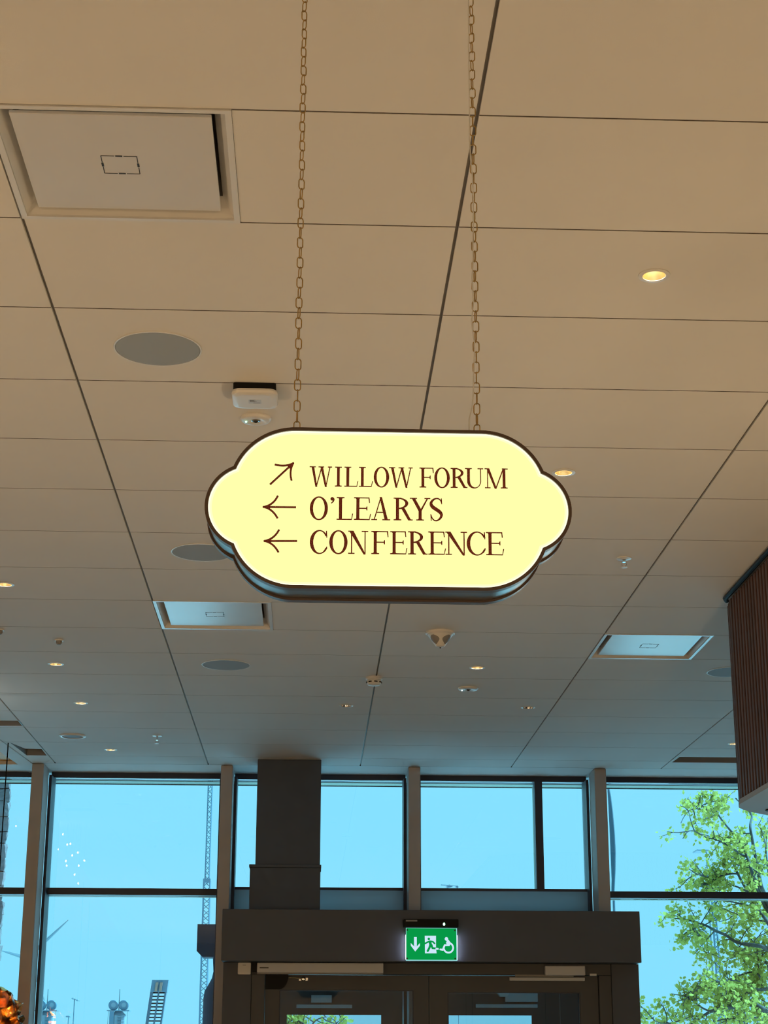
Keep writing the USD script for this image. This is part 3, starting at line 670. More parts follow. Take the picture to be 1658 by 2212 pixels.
for x, y, lab in ((-1.412, 9.45, 'tiny white sensor dome on the far left ceiling'), (-1.70, 9.22, 'tiny white sensor dome cut by the left picture edge')):
    t = thing('ceiling_sensor', lab, 'sensor', (x, y, HC))
    obj('collar', lathe([(0, -.0005), (.026, -.0005), (.024, -.006), (0, -.006)], 24), 'white_plastic', t)
    obj('dome', lathe([(0, -.006), (.017, -.006), (.016, -.018), (.010, -.026), (0, -.028)], 24), 'grey_plastic', t)

# ================================================================== FITTINGS AT THE DOOR
t = thing('exit_sign', 'green illuminated emergency exit sign with black top on the door header', 'sign')
YE = YH - .035
a, b = at(871, 1986, YE), at(989, 2004, YE)
e0, e1 = at(876, 2004.5, YE - .0), at(987, 2076, YE)
obj('housing', bx(a[0], b[0], YH - .075, YH - .0005, b[2], a[2], .004), 'black_plastic', t)
obj('maker_label', bx(a[0] + .015, a[0] + .10, YH - .0758, YH - .0751, a[2] - .018, a[2] - .007), 'grey_plastic', t, smooth=False)
obj('status_light', trimesh.creation.icosphere(2, .010).apply_scale((.9, .5, 1.2)).apply_translation((a[0] + (b[0] - a[0]) * .735, YH - .076, b[2] + .022)), 'led_green', t, smooth=True)
px0, px1, pz0, pz1 = e0[0], e1[0], e1[2], e0[2] - .0005
obj('panel', upright(sbox(px0 + .004, pz0 + .008, px1 - .006, pz1 - .002), YE - .012, .012), 'exit_green', t, smooth=False)
obj('panel_edge', upright(sbox(px0, pz0, px1, pz1).difference(sbox(px0 + .0035, pz0 + .0075, px1 - .0055, pz1 - .0015)), YE - .0115, .011), 'exit_edge', t, smooth=False)
for xx in (px0 - .001, px1 + .001):
    obj('side_light', bx(xx - .0015, xx + .0015, YE + .004, YE + .016, pz0 + .01, pz1 - .05), 'exit_tube', t, smooth=False)
def ex(px, py): q = at(840 + px / 9.211, 1960 + py / 9.214, YE - .012); return (q[0], q[2])
def ep(*pts): return Polygon([ex(*p) for p in pts])
def ls(w, *pts): return LineString([ex(*p) for p in pts]).buffer(w / 9.2 * (YE / FPX) * .5 * 1.03)
def circ(px, py, r): return Point(ex(px, py)).buffer(r / 9.2 * (YE / FPX))
arrow = unary_union([ep((495, 590), (552, 590), (552, 770), (495, 770)), ep((430, 710), (432, 765), (520, 880), (614, 765), (615, 710), (552, 775), (495, 775))])
doorway = ep((708, 565), (932, 565), (932, 800), (945, 915), (712, 915))
man = unary_union([circ(790, 627, 24), ls(30, (716, 720), (770, 690), (810, 675), (870, 685), (905, 720)), ls(52, (815, 700), (830, 770)), ls(40, (815, 760), (800, 810), (768, 868)), ls(36, (845, 750), (862, 812), (960, 820)), ep((705, 735), (705, 700), (735, 712), (735, 730))])
man2 = ls(34, (940, 825), (970, 828))
wheel = unary_union([circ(1140, 628, 34), Point(ex(1180, 805)).buffer(108 / 9.2 * YE / FPX).difference(Point(ex(1180, 805)).buffer(74 / 9.2 * YE / FPX)).difference(ep((1060, 690), (1225, 690), (1200, 770), (1095, 800), (1060, 800))),
    ep((1130, 650), (1178, 640), (1235, 715), (1215, 745), (1200, 765), (1110, 760), (1150, 735), (1130, 712), (1145, 680)), ls(34, (1190, 755), (1105, 755), (1068, 845), (1020, 838))])
dots = [circ(360, 450, 15), circ(1308, 460, 15), circ(357, 1018, 16), circ(1315, 1022, 16)]
for nm, sh in (('down_arrow', arrow), ('running_man_doorway', unary_union([doorway.difference(man), man2])), ('wheelchair_symbol', wheel)):
    obj(nm, upright(sh, YE - .0135, .0014), 'exit_white', t, smooth=False)
for dd in dots: obj('screw', upright(dd, YE - .0132, .001), 'ink', t, smooth=False)

t = thing('door_operator', 'long silver automatic door operator above the left door leaf', 'door operator')
a, b = at(555, 2079, YF - .07), at(828, 2103, YF - .07)
zt = min(a[2], hz0 - .006)
obj('cover', bx(a[0], b[0], YF - .07, YF + .0195, b[2] + .004, zt, .004), 'silver_paint', t)
obj('lower_strip', bx(a[0] + .002, b[0] - .002, YF - .066, YF + .0195, b[2] - .006, b[2] + .0035), 'grey_plastic', t, smooth=False)
obj('maker_mark', bx(a[0] + .02, a[0] + .085, YF - .0706, YF - .0701, b[2] + .034, b[2] + .041), 'ink', t, smooth=False)
obj('end_gap', bx(a[0] - .035, a[0] - .001, YF - .045, YF + .0195, b[2] + .01, zt - .003), 'black_plastic', t, smooth=False)
c0 = at(573, 2105, YL - .03); c1 = at(622, 2137, YL - .03)
w_, hh_ = c1[0] - c0[0], c0[2] - c1[2]
sh = sbox(c0[0], c1[2], c0[0] + w_ * .6, c0[2]).union(affinity.scale(Point(c0[0] + w_ * .6, c0[2]).buffer(1, quad_segs=16), w_ * .4, hh_)).intersection(sbox(c0[0], c1[2], c1[0], c0[2]))
obj('hinge_shroud', upright(sh, YL - .03, .0295), 'black_plastic', thing('hinge_cover', 'black rounded hinge cover at the top corner of the left door leaf', 'hinge cover'))
t = thing('arm_bracket', 'small shiny arm bracket on the top rail of the left door leaf', 'bracket')
c0 = at(655, 2115, YL - .02)
obj('plate', bx(c0[0] - .035, c0[0] + .035, YL - .006, YL - .0003, c0[2] - .012, c0[2] + .012, .002), 'chrome', t)
obj('knob', lathe([(0, 0), (.016, 0), (.018, .012), (.010, .03), (0, .032)], 20).apply_transform(trimesh.transformations.rotation_matrix(math.pi / 2, (1, 0, 0))).apply_translation((c0[0], YL - .006, c0[2])), 'chrome', t)
obj('arm', tube([(c0[0] - .11, YL - .02, c0[2] + .012), (c0[0] - .06, YL - .02, c0[2] + .010), (c0[0] - .0, YL - .03, c0[2] + .004)], .006), 'gold_reflector', t)
t = thing('door_closer', 'silver door closer with sliding rail on the right door leaf', 'door closer')
a, b = at(1177, 2086, YF - .05), at(1264, 2107, YF - .05)
obj('body', bx(a[0], b[0], YF - .05, YF + .0195, b[2], min(a[2], hz0 - .008), .004), 'silver_paint', t)
a, b = at(1100, 2111, YL - .03), at(1263, 2119, YL - .03)
obj('rail', bx(a[0], b[0], YL - .03, YL - .0003, b[2], a[2], .002), 'silver_paint', t)
a = at(1112, 2109, YL - .04); b = at(1238, 2107, YL - .04)
obj('arm', bx(a[0], b[0], YL - .045, YL - .035, a[2] - .003, b[2] + .004, .001), 'grey_plastic', t)
obj('gap_cover', bx(b[0] + .01, b[0] + .09, YL - .042, YL - .0002, b[2] - .006, b[2] + .004), 'black_plastic', t, smooth=False)
a, b = at(1273, 2103, YF + .018), at(1288, 2108, YF + .018)
obj('door_tag', bx(a[0], b[0], YF + .0165, YF + .0197, b[2], a[2], .0008), 'white_plastic', None, 'tiny white tag stuck above the hinge side of the right door leaf', 'tag')
t = thing('wall_switch', 'pale square wall switch on the frame panel left of the door operator', 'switch')
a, b = at(514, 2077, YF - .012), at(541, 2105, YF - .012)
obj('frame', upright(rounded(a[0], b[0], b[2], min(a[2], hz0 - .004), .008), YF - .012, .0118), 'white_plastic', t)
cx, cz = (a[0] + b[0]) / 2, (a[2] + b[2]) / 2
obj('rocker', upright(rounded(cx - .028, cx + .028, cz - .030, cz + .026, .003), YF - .016, .0039), 'white_plastic', t)
obj('rocker_mark', bx(cx - .012, cx + .012, YF - .0165, YF - .0161, cz + .018, cz + .022), 'grey_plastic', t, smooth=False)

# ---- glass petal pendant at the left edge, hanging from the corner slot
lx, ly = -2.239, 12.80
lamp = thing('pendant_lamp', 'orange crumpled glass petal pendant lamp at the lower left edge', 'pendant lamp')
lz = at(-6, 2196, ly)[2]
obj('cord', tube([(lx, ly, HC + .1), (lx, ly, lz + .20)], .0042, 8), 'black_plastic', lamp)
obj('socket', lathe([(0, .10), (.022, .10), (.026, .20), (.012, .23), (0, .23)], 20, (lx, ly, lz)), 'brass', lamp)
obj('bulb', trimesh.creation.icosphere(3, .075).apply_translation((lx, ly, lz + .03)), 'bulb_glow', lamp, smooth=True)
rp = random.Random(21)
for i in range(46):
    th = i * 2.39996; ph = math.acos(1 - 2 * (i + .5) / 46)
    rr = .165 + rp.uniform(-.025, .03)
    cdir = np.array([math.sin(ph) * math.cos(th), math.sin(ph) * math.sin(th), math.cos(ph)])
    uax = np.cross(cdir, [0, 0, 1.0] if abs(cdir[2]) < .95 else [1.0, 0, 0]); uax /= np.linalg.norm(uax); vax = np.cross(cdir, uax)
    a0 = rp.uniform(0, 6.3); ua, va = uax * math.cos(a0) + vax * math.sin(a0), -uax * math.sin(a0) + vax * math.cos(a0)
    N = 8; V = []
    for a_ in range(N + 1):
        for b_ in range(N + 1):
            s_, t_ = a_ / N * 2 - 1, b_ / N * 2 - 1
            k_ = (max(abs(s_), abs(t_)) / max(1e-6, math.hypot(s_, t_))) if s_ or t_ else 1
            s_, t_ = s_ * k_, t_ * k_
            off = .030 * math.sin(2.6 * s_ + a0) * math.cos(2.1 * t_ + i) + .045 * (s_ * s_ - .3) + .02 * t_ * t_
            V.append(np.array([lx, ly, lz]) + cdir * (rr + off) + ua * s_ * .085 + va * t_ * .076)
    V = np.array(V); F = []
    for a_ in range(N):
        for b_ in range(N):
            q = a_ * (N + 1) + b_; F += [(q, q + N + 1, q + N + 2), (q, q + N + 2, q + 1)]
    n = len(V); Vi = V - np.array([cdir * .003] * n)
    FF = F + [(c2 + n, b2 + n, a2 + n) for a2, b2, c2 in F]
    ed = [k_ for k_ in range(N)] + [k_ * (N + 1) + N for k_ in range(N)] + [N * (N + 1) + N - k_ for k_ in range(N)] + [(N - k_) * (N + 1) for k_ in range(N)]
    for e_ in range(len(ed)):
        p_, q_ = ed[e_], ed[(e_ + 1) % len(ed)]; FF += [(p_, q_, q_ + n), (p_, q_ + n, p_ + n)]
    obj('glass_petal', trimesh.Trimesh(np.vstack([V, Vi]), FF, process=False), 'amber_glass', lamp, smooth=True)

# ---- added frosted globe lamps, unseen, put in to brighten the hall
GL = [(-3.3, 1.7, 1.50, 'left of us'), (-3.0, 4.9, 1.50, 'farther along the left side'), (3.3, 1.7, 1.50, 'right of us'), (1.95, 5.3, 1.50, 'farther along the right side'), (-2.6, -3.0, 1.50, 'behind us on the left'),
      (2.6, -3.0, 1.50, 'behind us on the right'), (0, -5.8, 1.50, 'at the back of the hall'), (.2, -3.4, 1.50, 'straight behind us')]
for x, y, z, lab in GL:
    t = thing('globe_lamp', f'frosted globe lamp on a cord hanging {lab}', 'globe lamp')
    obj('globe', trimesh.creation.icosphere(3, .15).apply_translation((x, y, z)), 'globe_glow', t, smooth=True)
    obj('cap', lathe([(0, .14), (.05, .14), (.04, .19), (0, .19)], 20, (x, y, z)), 'black_plastic', t)
    obj('cord', tube([(x, y, z + .19), (x, y, HC + (.03 if x < -3 else 0))], .004, 6), 'black_plastic', t)

# ---- added chandelier, out of view, its bulbs placed to make glints in the left window
t = thing('bubble_chandelier', 'chandelier of tiny bright bulbs whose glints show in the left window', 'chandelier')
RY = 11.0; VY = 2 * (YG + .015) - RY
obj('ceiling_rose', lathe([(0, HC + .03), (.10, HC + .03), (.10, HC + .012), (0, HC + .01)], 28, (at(150, 1850, VY)[0], RY, 0)), 'brass', t)
for px, py in ((120, 1803), (136, 1802), (117, 1828), (125, 1835), (145, 1824), (152, 1823), (168, 1842), (156, 1848), (142, 1860), (144, 1870), (182, 1859), (170, 1870), (161, 1889), (169, 1908), (40, 1699)):
    q = at(px, py, VY); z_ = min(q[2], HC - .03)
    obj('bulb', trimesh.creation.icosphere(2, .0062).apply_scale((1, 1, 1.6)).apply_translation((q[0], RY, z_)), 'filament', t, smooth=True)
    obj('rod', tube([(q[0], RY, z_ + .012), (q[0], RY, HC + .031)], .0015, 5), 'brass', t)

# ================================================================== OUTSIDE
# lobby roof, bottle shaped column
a, b = at(428, 1998, YO), at(428, 2068, YO)
cn = thing('entrance_canopy', 'dark boxed entrance canopy outside, left of the door header behind the glass', 'canopy')
prof = Polygon([(a[0], a[2]), (a[0], b[2] + .05), (a[0] + .05, b[2]), (2.75, b[2]), (2.80, b[2] + .05), (2.80, a[2])])
obj('fascia', upright(prof, YO - .10, .30), 'canopy_dark', cn, smooth=False)
obj('roof', bx(-.60, 2.5, 14.34, YO - .101, 2.40, 2.62), 'canopy_roof', cn, smooth=False)
bt = thing('bottle_column', 'dark bottle shaped column standing under the entrance canopy behind the left window post', 'column', (-.72, YO + .05, 0))
prof = []
for px, py in ((459, 2072), (460, 2098), (457, 2112), (449, 2127), (441, 2140), (438, 2158), (436.5, 2200)):
    q = at(px, py, YO); prof.append((-.72 - q[0], q[2]))
prof += [(prof[-1][0] + .01, .8), (prof[-1][0] + .01, .05)]
zt = b[2] - .002
body = [(0, prof[3][1])] + [(-0 + abs(r), z) for r, z in prof[3:]] + [(0, .05)]
obj('neck', lathe([(0, zt), (prof[0][0], zt), (prof[0][0], prof[0][1]), (prof[1][0], prof[1][1]), (prof[2][0], prof[2][1]), (prof[3][0], prof[3][1]), (0, prof[3][1])], 40), 'canopy_dark', bt)
obj('body', lathe(body, 40), 'canopy_dark', bt)
obj('foot', lathe([(0, .0501), (.26, .0501), (.28, -.06), (0, -.06)], 40), 'canopy_dark', bt)
GZ = -.06
# feather flag
fl = thing('feather_flag', 'tall narrow dark feather flag outside, right against the window post', 'flag')
YFG = 19.0
right = [(1314, 1706), (1317, 1722), (1321, 1755), (1325, 1800), (1327, 1840), (1326.5, 1880), (1324.5, 1925)]
leftp = [(1321, 1925), (1321.5, 1900), (1319.5, 1850), (1317, 1790), (1314.5, 1740), (1312.5, 1708)]
pg = Polygon([tuple(at(*p, YFG)[[0, 2]]) for p in right + leftp]).buffer(.004)
obj('cloth', upright(pg, YFG, .012), 'flag_cloth', fl, smooth=False)
base = at(1324, 1925, YFG)
obj('mast', tube([(base[0], YFG + .02, GZ)] + [tuple(at(*p, YFG + .02)) for p in reversed(right)] + [tuple(at(1311, 1690, YFG + .02))], .014, 8), 'lamp_grey', fl)
# stone building at the left edge
YB = 30.0
sb = thing('stone_building', 'pale building with rough stone corner blocks at the left picture edge', 'building')
ex_ = at(22, 1690, YB)[0]
obj('wall', flat_down(Polygon([(ex_ - 7, YB + .12), (ex_ - .2, YB + .12), (ex_ - 2.6, YB + 9), (ex_ - 7, YB + 9)]), GZ, 9.5), 'cream_wall', sb, smooth=False)
rs = random.Random(5); z = 1.6
obj('plinth', flat_down(Polygon([(ex_ - 7.05, YB + .05), (ex_ - .02, YB + .05), (ex_ - 2.5, YB + 9.05), (ex_ - 7.05, YB + 9.05)]), GZ, 1.6 - GZ), 'stone', sb, smooth=False)
while z < 7.4:
    hgt = rs.uniform(.20, .27); wd = rs.choice((.16, .24, .20)); pr = rs.uniform(0, .035)
    p8 = np.array([[x, y, zz] for x in (ex_ - wd, ex_ - .02 + pr) for y in (YB + rs.uniform(0, .03), YB + .15) for zz in (z + .008, z + hgt - .008)]) + np.array([[rs.uniform(-.02, .02), 0, rs.uniform(-.012, .012)] for _ in range(8)])
    m = trimesh.convex.convex_hull(p8); m = m.subdivide().subdivide(); m.vertices += (meshkit.fbm(m.vertices * 14, 3, 4)[:, None] - .5) * np.array([[.05, .05, .03]]); obj('quoin_stone', m, 'stone', sb, smooth=False); z += hgt
obj('quoin_backing', bx(ex_ - .3, ex_ - .05, YB + .08, YB + .125, 1.6, 7.4), 'stone', sb, smooth=False)
# lattice masts
def lattice(p0, p1, w0, w1, n, r, mat_, parent, nm='lattice_mast'):
    p0, p1 = np.array(p0, float), np.array(p1, float); d = p1 - p0; d /= np.linalg.norm(d)
    s_ = np.cross(d, [0, 1.0, 0]); s_ /= np.linalg.norm(s_); t_ = np.cross(d, s_)
    cs = []
    for k in range(n + 1):
        f = k / n; c_ = p0 + (p1 - p0) * f; w_ = (w0 + (w1 - w0) * f) / 2
        cs.append([c_ + (sx * s_ + sy * t_) * w_ for sx, sy in ((-1, -1), (1, -1), (1, 1), (-1, 1))])
    ms = [tube([c_[j] for c_ in (cs[0], cs[-1])], r, 4) for j in range(4)]
    for k in range(n):
        for j in range(4):
            j2 = (j + 1) % 4
            a_, b_ = (cs[k][j], cs[k + 1][j2]) if (k + j) % 2 else (cs[k][j2], cs[k + 1][j])
            ms.append(tube([a_, b_], r * .6, 3))
    return obj(nm, join(ms), mat_, parent, smooth=False)
YM = 120.0
lm = thing('crane_mast', 'tall thin lattice crane mast rising outside beside the second window post', 'crane mast')
pA, pB, pC = at(438, 2200, YM), at(447, 1903, YM), at(456, 1640, YM)
g0 = pA + (pA - pB) * ((pA[2] - GZ) / (pB[2] - pA[2])); g0 = np.array([g0[0], g0[1], GZ])
w_ = 14 * YM / FPX
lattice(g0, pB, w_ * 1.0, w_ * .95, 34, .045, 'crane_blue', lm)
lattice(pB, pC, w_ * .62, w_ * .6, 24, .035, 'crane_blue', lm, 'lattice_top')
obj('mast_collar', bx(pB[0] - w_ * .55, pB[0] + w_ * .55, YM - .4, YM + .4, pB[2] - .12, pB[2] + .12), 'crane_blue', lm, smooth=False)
lm = thing('crane_mast', 'faint lattice crane mast behind the leaves of the tree on the right', 'crane mast')
pA, pB = at(1552, 2120, 200.0), at(1540, 1945, 200.0)
w_ = 11 * 200 / FPX
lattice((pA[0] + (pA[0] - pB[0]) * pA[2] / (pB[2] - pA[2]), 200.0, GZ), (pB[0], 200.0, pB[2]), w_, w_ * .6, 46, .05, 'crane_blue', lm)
# wind turbine behind the first post, its blades showing on both sides
YK = 900.0; s_ = YK / FPX
wt = thing('wind_turbine', 'distant wind turbine whose blades show on both sides of the first window post', 'wind turbine')
hub = at(62, 2069, YK)
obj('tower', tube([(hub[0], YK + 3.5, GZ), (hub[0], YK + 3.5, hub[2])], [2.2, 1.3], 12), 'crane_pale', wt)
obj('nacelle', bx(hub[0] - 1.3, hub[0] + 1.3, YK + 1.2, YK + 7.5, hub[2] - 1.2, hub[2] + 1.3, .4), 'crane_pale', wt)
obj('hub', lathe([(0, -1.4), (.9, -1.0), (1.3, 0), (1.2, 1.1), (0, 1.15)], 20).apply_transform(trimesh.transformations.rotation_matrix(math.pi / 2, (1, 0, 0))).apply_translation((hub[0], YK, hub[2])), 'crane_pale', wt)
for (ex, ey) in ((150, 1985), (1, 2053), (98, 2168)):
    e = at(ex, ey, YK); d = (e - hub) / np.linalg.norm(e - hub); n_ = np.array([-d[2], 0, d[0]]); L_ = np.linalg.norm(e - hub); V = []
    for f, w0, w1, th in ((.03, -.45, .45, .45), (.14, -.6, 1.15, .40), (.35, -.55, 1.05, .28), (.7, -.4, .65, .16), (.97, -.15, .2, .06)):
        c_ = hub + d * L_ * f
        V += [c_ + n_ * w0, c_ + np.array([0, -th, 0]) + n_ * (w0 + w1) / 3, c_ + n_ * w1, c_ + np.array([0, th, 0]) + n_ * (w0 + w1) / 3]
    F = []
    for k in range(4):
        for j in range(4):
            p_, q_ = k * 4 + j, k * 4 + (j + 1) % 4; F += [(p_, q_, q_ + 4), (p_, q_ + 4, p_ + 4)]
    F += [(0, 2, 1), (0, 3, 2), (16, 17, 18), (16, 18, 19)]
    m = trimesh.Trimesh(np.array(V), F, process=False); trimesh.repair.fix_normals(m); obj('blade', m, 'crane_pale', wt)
# twin wheel winding towers
def winding(px, lab, YW, louvre):
    t = thing('winding_tower', lab, 'tower')
    s_ = YW / FPX
    c_ = at(px, 2184, YW); X, Z = c_[0], c_[2]
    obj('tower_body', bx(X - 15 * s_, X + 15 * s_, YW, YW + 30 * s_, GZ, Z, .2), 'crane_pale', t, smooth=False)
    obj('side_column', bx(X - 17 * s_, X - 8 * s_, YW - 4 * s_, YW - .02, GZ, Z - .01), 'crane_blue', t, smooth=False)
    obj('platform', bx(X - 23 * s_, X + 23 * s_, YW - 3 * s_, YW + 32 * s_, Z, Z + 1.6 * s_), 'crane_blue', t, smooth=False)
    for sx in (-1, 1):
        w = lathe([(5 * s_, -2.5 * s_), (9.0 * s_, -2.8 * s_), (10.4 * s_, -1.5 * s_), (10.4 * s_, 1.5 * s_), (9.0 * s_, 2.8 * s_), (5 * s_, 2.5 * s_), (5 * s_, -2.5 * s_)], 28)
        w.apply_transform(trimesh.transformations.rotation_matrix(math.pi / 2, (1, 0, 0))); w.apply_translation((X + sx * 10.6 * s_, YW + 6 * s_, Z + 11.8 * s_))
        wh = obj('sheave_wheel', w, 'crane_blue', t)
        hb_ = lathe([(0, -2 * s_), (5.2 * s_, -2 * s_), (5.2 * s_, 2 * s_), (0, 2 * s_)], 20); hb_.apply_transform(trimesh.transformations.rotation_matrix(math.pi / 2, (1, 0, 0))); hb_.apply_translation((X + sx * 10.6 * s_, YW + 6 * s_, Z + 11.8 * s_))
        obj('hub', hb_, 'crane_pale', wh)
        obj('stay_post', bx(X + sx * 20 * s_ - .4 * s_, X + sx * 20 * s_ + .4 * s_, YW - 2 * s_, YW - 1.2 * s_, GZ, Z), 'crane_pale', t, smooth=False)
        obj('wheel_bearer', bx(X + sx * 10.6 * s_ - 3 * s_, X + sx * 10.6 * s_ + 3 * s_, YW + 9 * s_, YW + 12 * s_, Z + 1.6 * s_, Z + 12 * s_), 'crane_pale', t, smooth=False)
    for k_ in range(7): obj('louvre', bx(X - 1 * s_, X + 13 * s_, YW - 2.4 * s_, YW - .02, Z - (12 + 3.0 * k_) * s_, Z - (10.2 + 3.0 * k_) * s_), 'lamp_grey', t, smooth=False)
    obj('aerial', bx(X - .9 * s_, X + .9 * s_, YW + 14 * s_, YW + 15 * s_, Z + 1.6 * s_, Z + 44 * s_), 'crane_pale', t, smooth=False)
winding(99, 'winding tower with two wheels on top, left one beside the first window post', 90.0, True)
winding(255, 'winding tower with two wheels on top, standing in the middle of the left window', 90.0, True)
# leaning ramp tower
YT = 80.0; s_ = YT / FPX
rt_ = thing('leaning_tower', 'leaning ladder like tower with white rungs outside the left window', 'tower')
T0, T1 = at(337, 2212, YT), at(346, 2117, YT)
dx = (T1[0] - T0[0]) / (T1[2] - T0[2])
def lean(x, z): return x + dx * 2.0 * (z - T1[2])
def slab(xa, xb, z0, z1, y0, y1, m_, nm):
    V = np.array([(lean(x, z), y, z) for z in (z0, z1) for x in (xa, xb) for y in (y0, y1)])
    obj(nm, trimesh.convex.convex_hull(V), m_, rt_, smooth=False)
X = T1[0]
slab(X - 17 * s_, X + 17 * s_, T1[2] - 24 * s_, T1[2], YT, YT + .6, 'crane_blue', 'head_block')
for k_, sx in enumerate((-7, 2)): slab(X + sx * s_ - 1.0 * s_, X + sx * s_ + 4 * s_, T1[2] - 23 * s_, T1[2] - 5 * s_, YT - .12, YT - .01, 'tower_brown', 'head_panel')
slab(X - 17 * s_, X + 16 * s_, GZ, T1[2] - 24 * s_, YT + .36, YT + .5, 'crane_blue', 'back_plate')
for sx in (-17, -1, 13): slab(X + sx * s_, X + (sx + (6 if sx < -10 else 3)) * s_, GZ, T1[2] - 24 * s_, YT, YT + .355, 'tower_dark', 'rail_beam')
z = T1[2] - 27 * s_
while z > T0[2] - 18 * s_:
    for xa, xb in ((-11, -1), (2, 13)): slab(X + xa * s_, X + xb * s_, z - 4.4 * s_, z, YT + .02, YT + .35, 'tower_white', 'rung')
    z -= 7.0 * s_
# street lamps and distant crane head
def street_lamp(px, py, Y, lab, heads, w=4.0):
    t = thing('street_lamp', lab, 'street lamp'); s_ = Y / FPX; c_ = at(px, py, Y)
    obj('pole', tube([(c_[0], Y, GZ), (c_[0], Y, c_[2])], [1.6 * s_ * w / 4, 1.1 * s_ * w / 4], 8), 'lamp_grey', t)
    for (ox, oz_, L_) in heads:
        obj('lamp_head', bx(c_[0] + (ox - L_ / 2) * s_, c_[0] + (ox + L_ / 2) * s_, Y - .25, Y + .25, c_[2] + (oz_ - 1.6) * s_, c_[2] + (oz_ + 1.6) * s_, .03), 'lamp_grey', t)
        obj('bracket', tube([(c_[0], Y, c_[2] - .5 * s_), (c_[0] + ox * s_, Y, c_[2] + oz_ * s_)], .8 * s_, 6), 'lamp_grey', t)
street_lamp(161, 2158, 70.0, 'double headed street lamp between the two winding towers', [(-2, .5, 6), (7, -3, 6)])
street_lamp(148, 2196, 95.0, 'smaller distant street lamp left of the double headed one', [(0, 0, 9)], 3)
street_lamp(1525, 1841, 38.0, 'street lamp with a flat head reaching out of the tree on the right', [(-12, 2, 26)], 5)
YD = 300.0; s_ = YD / FPX
dc = thing('distant_crane', 'tiny distant crane top just above the window sill right of the third post', 'crane')
lo_ = at(966, 1921, YD)
pc = lambda px, py: at(px, py, YD)
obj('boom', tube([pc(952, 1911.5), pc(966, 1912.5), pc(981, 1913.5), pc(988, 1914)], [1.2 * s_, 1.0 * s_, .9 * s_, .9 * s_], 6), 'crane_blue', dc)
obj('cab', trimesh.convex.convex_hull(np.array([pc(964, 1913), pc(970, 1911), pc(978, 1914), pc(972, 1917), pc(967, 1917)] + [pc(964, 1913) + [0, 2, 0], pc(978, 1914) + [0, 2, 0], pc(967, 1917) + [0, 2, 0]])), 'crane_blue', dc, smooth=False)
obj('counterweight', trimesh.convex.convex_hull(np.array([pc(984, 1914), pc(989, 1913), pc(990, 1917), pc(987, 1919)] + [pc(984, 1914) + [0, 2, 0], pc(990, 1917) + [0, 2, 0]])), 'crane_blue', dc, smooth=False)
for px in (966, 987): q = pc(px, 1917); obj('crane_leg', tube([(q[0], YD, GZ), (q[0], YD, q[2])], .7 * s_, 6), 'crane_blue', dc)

# ---- trees
def tree(name, label, Y, limbs, leaf_size, per, spread, seed, trunk, mat_='leaves', sides=6, girth=.17):
    t = thing(name, label, 'tree'); r_ = random.Random(seed); LV, LF = [], []
    def add_leaf(p, size):
        d = np.array([r_.gauss(0, 1), r_.gauss(0, 1), r_.gauss(-.4, .8)]); d /= np.linalg.norm(d)
        s2 = np.cross(d, [r_.gauss(0, 1), r_.gauss(0, 1), r_.gauss(0, 1)]); s2 /= np.linalg.norm(s2); nn = np.cross(d, s2)
        out = [(0, 0, 0), (.25, .42, .05), (.55, .36, .02), (.70, .50, .06), (1.0, 0, -.06), (.70, -.50, .06), (.55, -.36, .02), (.25, -.42, .05)]
        b0 = len(LV); LV.append(p + d * size * .5)
        for a_, b_, c_ in out: LV.append(p + (d * a_ + s2 * b_ + nn * c_) * size)
        for k in range(8): LF.append((b0, b0 + 1 + k, b0 + 1 + (k + 1) % 8))
    def twig(p, d, L_, r0, depth):
        pts = [p]; q = p.copy(); n = 4
        for k in range(n):
            d = d + np.array([r_.gauss(0, .22), r_.gauss(0, .22), r_.gauss(.02, .2)]); d /= np.linalg.norm(d); q = q + d * L_ / n; pts.append(q.copy())
        tw.append(tube(pts, np.linspace(r0, r0 * .45, n + 1), 4))
        for k in range(1, n + 1):
            for _ in range(per):
                add_leaf(pts[k] + np.array([r_.gauss(0, spread), r_.gauss(0, spread), r_.gauss(-.02, spread)]), leaf_size * r_.uniform(.6, 1.15))
        if depth:
            for k in (2, 3, 4):
                if r_.random() < .65:
                    dd = d + np.array([r_.gauss(0, .7), r_.gauss(0, .7), r_.gauss(.1, .6)]); dd /= np.linalg.norm(dd); twig(pts[k], dd, L_ * .6, r0 * .6, depth - 1)
    obj('trunk', tube(np.array(trunk), np.linspace(girth, girth * .4, len(trunk)), 10), 'bark', t, smooth=True)
    tw = []
    for li, (poly, r0, r1, dens, dy) in enumerate(limbs):
        P = np.array([at(px, py, Y + dy * (i / max(1, len(poly) - 1)) + .25 * math.sin(i * 1.7 + li)) for i, (px, py) in enumerate(poly)])
        from scipy.interpolate import CubicSpline
        q = CubicSpline(np.linspace(0, 1, len(P)), P)(np.linspace(0, 1, 4 * len(P)))
        obj('branch', tube(q, np.linspace(r0, r1, len(q)), sides), 'bark', t, smooth=True)
        n = int(dens * .54 * len(q) / 4)
        for k in range(n):
            f = r_.uniform(.12, 1.0); c_ = q[int(f * (len(q) - 1))]
            dd = q[min(len(q) - 1, int(f * (len(q) - 1)) + 1)] - q[max(0, int(f * (len(q) - 1)) - 1)]; dd /= np.linalg.norm(dd)
            dd = dd * .5 + np.array([r_.gauss(0, .8), r_.gauss(0, .8), r_.gauss(.1, .7)]); dd /= np.linalg.norm(dd)
            twig(c_, dd, r_.uniform(.16, .34), .008, 1)
    obj('twigs', join(tw), 'bark', t, kind='stuff', smooth=False)
    obj('foliage', trimesh.Trimesh(np.array(LV), np.array(LF), process=False), mat_, t, kind='stuff', smooth=False)
YTR = 23.0
tb = at(1810, 2200, YTR)
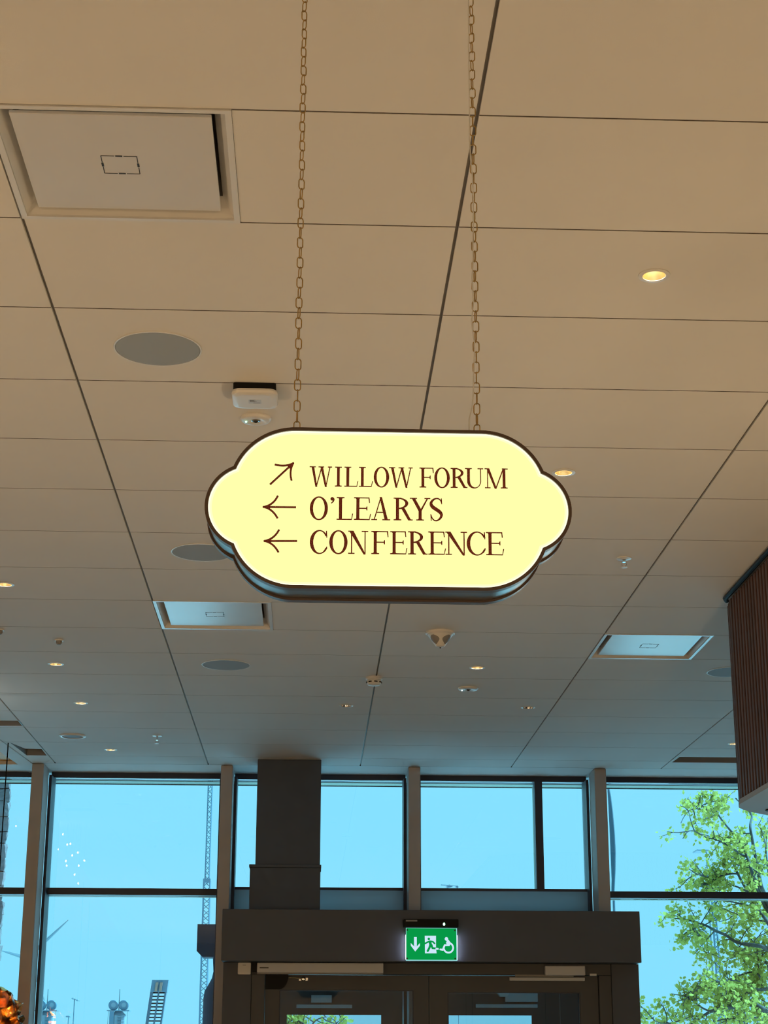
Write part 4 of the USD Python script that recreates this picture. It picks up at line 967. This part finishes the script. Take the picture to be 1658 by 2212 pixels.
tree('leafy_tree', 'tree with fresh yellow green leaves outside the right window', YTR, [
    ([(1690, 2010), (1666, 1970), (1650, 1930), (1642, 1909), (1635, 1868), (1628, 1837), (1623, 1808), (1620, 1780), (1622, 1759), (1600, 1735), (1590, 1725)], .035, .008, 1.0, .3),
    ([(1660, 1975), (1640, 1930), (1624, 1886), (1614, 1852), (1596, 1818), (1578, 1795), (1552, 1762), (1550, 1738)], .032, .007, 2.4, -.4),
    ([(1552, 1762), (1530, 1752), (1510, 1748), (1490, 1750), (1470, 1778)], .010, .004, 3.4, -.3),
    ([(1614, 1852), (1583, 1834), (1552, 1816), (1523, 1808), (1497, 1795), (1474, 1812)], .016, .005, 3.2, -.6),
    ([(1680, 2040), (1650, 1981), (1632, 1961), (1614, 1927), (1593, 1888), (1580, 1860), (1560, 1840)], .030, .008, 2.6, .5),
    ([(1593, 1888), (1565, 1890), (1535, 1895), (1510, 1890), (1492, 1880)], .014, .004, 4.2, -.3),
    ([(1614, 1927), (1580, 1912), (1545, 1908), (1515, 1912), (1496, 1905)], .012, .004, 4.2, .2),
    ([(1632, 1961), (1590, 1950), (1550, 1945), (1520, 1950)], .012, .004, 3.0, .4),
    ([(1700, 2070), (1658, 2051), (1637, 2043), (1593, 2036), (1572, 2023), (1544, 2010), (1523, 1999), (1490, 1989), (1462, 1975)], .034, .006, 2.8, -.2),
    ([(1544, 2010), (1525, 2030), (1508, 2050), (1496, 2062)], .010, .004, 3.2, .2), ([(1523, 1999), (1490, 2010), (1465, 2028)], .008, .004, 2.8, -.2),
    ([(1660, 2100), (1640, 2070), (1600, 2060), (1575, 2056)], .016, .005, 3.4, .3),
    ([(1640, 2110), (1620, 2100), (1590, 2110), (1560, 2120), (1530, 2118)], .014, .005, 3.6, -.2),
    ([(1730, 2215), (1690, 2200), (1658, 2188), (1632, 2173), (1611, 2168), (1593, 2173), (1562, 2178), (1539, 2183), (1516, 2196), (1490, 2214)], .055, .012, 3.2, -.3),
    ([(1690, 2135), (1658, 2137), (1627, 2139), (1609, 2150), (1606, 2165)], .028, .016, 2.4, .3),
    ([(1562, 2178), (1529, 2183), (1503, 2168), (1485, 2155), (1451, 2147)], .014, .005, 3.0, -.3), ([(1503, 2168), (1495, 2150), (1490, 2138)], .006, .003, 2.0, 0),
    ([(1611, 2168), (1580, 2150), (1550, 2140), (1528, 2118)], .012, .004, 4.0, .2), ([(1640, 2175), (1630, 2150), (1600, 2125), (1570, 2100)], .014, .005, 4.2, .4),
    ([(1680, 2110), (1665, 2090), (1645, 2060), (1640, 2020)], .016, .005, 3.2, .6), ([(1670, 2160), (1650, 2120), (1635, 2085), (1610, 2070)], .016, .005, 4.2, .5),
    ([(1670, 1930), (1660, 1890), (1655, 1850), (1650, 1810), (1652, 1780)], .016, .005, 1.8, .6), ([(1640, 1900), (1630, 1880), (1600, 1870), (1570, 1862)], .010, .004, 3.8, -.1),
    ([(1675, 2000), (1650, 1990), (1620, 1985), (1590, 1975), (1560, 1962)], .014, .005, 2.8, .5), ([(1516, 2196), (1480, 2200), (1450, 2210), (1420, 2208), (1412, 2196)], .012, .004, 3.6, -.2),
    ([(1600, 2212), (1580, 2200), (1550, 2205), (1530, 2215)], .014, .005, 3.6, -.2), ([(1660, 2215), (1640, 2200), (1620, 2200), (1600, 2210)], .014, .005, 3.4, -.4),
    ], .058, 3, .045, 11, [(tb[0] + .1, YTR + .2, GZ), (tb[0], YTR, 1.2), (tb[0] - .3, YTR, 2.6), at(1700, 2060, YTR), at(1672, 1975, YTR)])
YT2 = 21.0
tree('leafy_tree', 'small leafy tree seen through the glass of the left door leaf', YT2, [
    ([(690, 2290), (668, 2240), (652, 2215), (640, 2200), (622, 2196)], .014, .005, 3.0, .2), ([(668, 2240), (675, 2212), (690, 2200), (706, 2197)], .012, .004, 3.0, -.2),
    ([(690, 2270), (720, 2225), (738, 2205), (745, 2198)], .012, .004, 2.2, -.1), ([(660, 2230), (640, 2220), (615, 2215)], .010, .004, 3.0, .1)],
    .065, 2, .045, 12, [(at(690, 2290, YT2)[0] + .05, YT2, GZ), (at(690, 2290, YT2)[0], YT2, .8), tuple(at(690, 2285, YT2))], girth=.05)
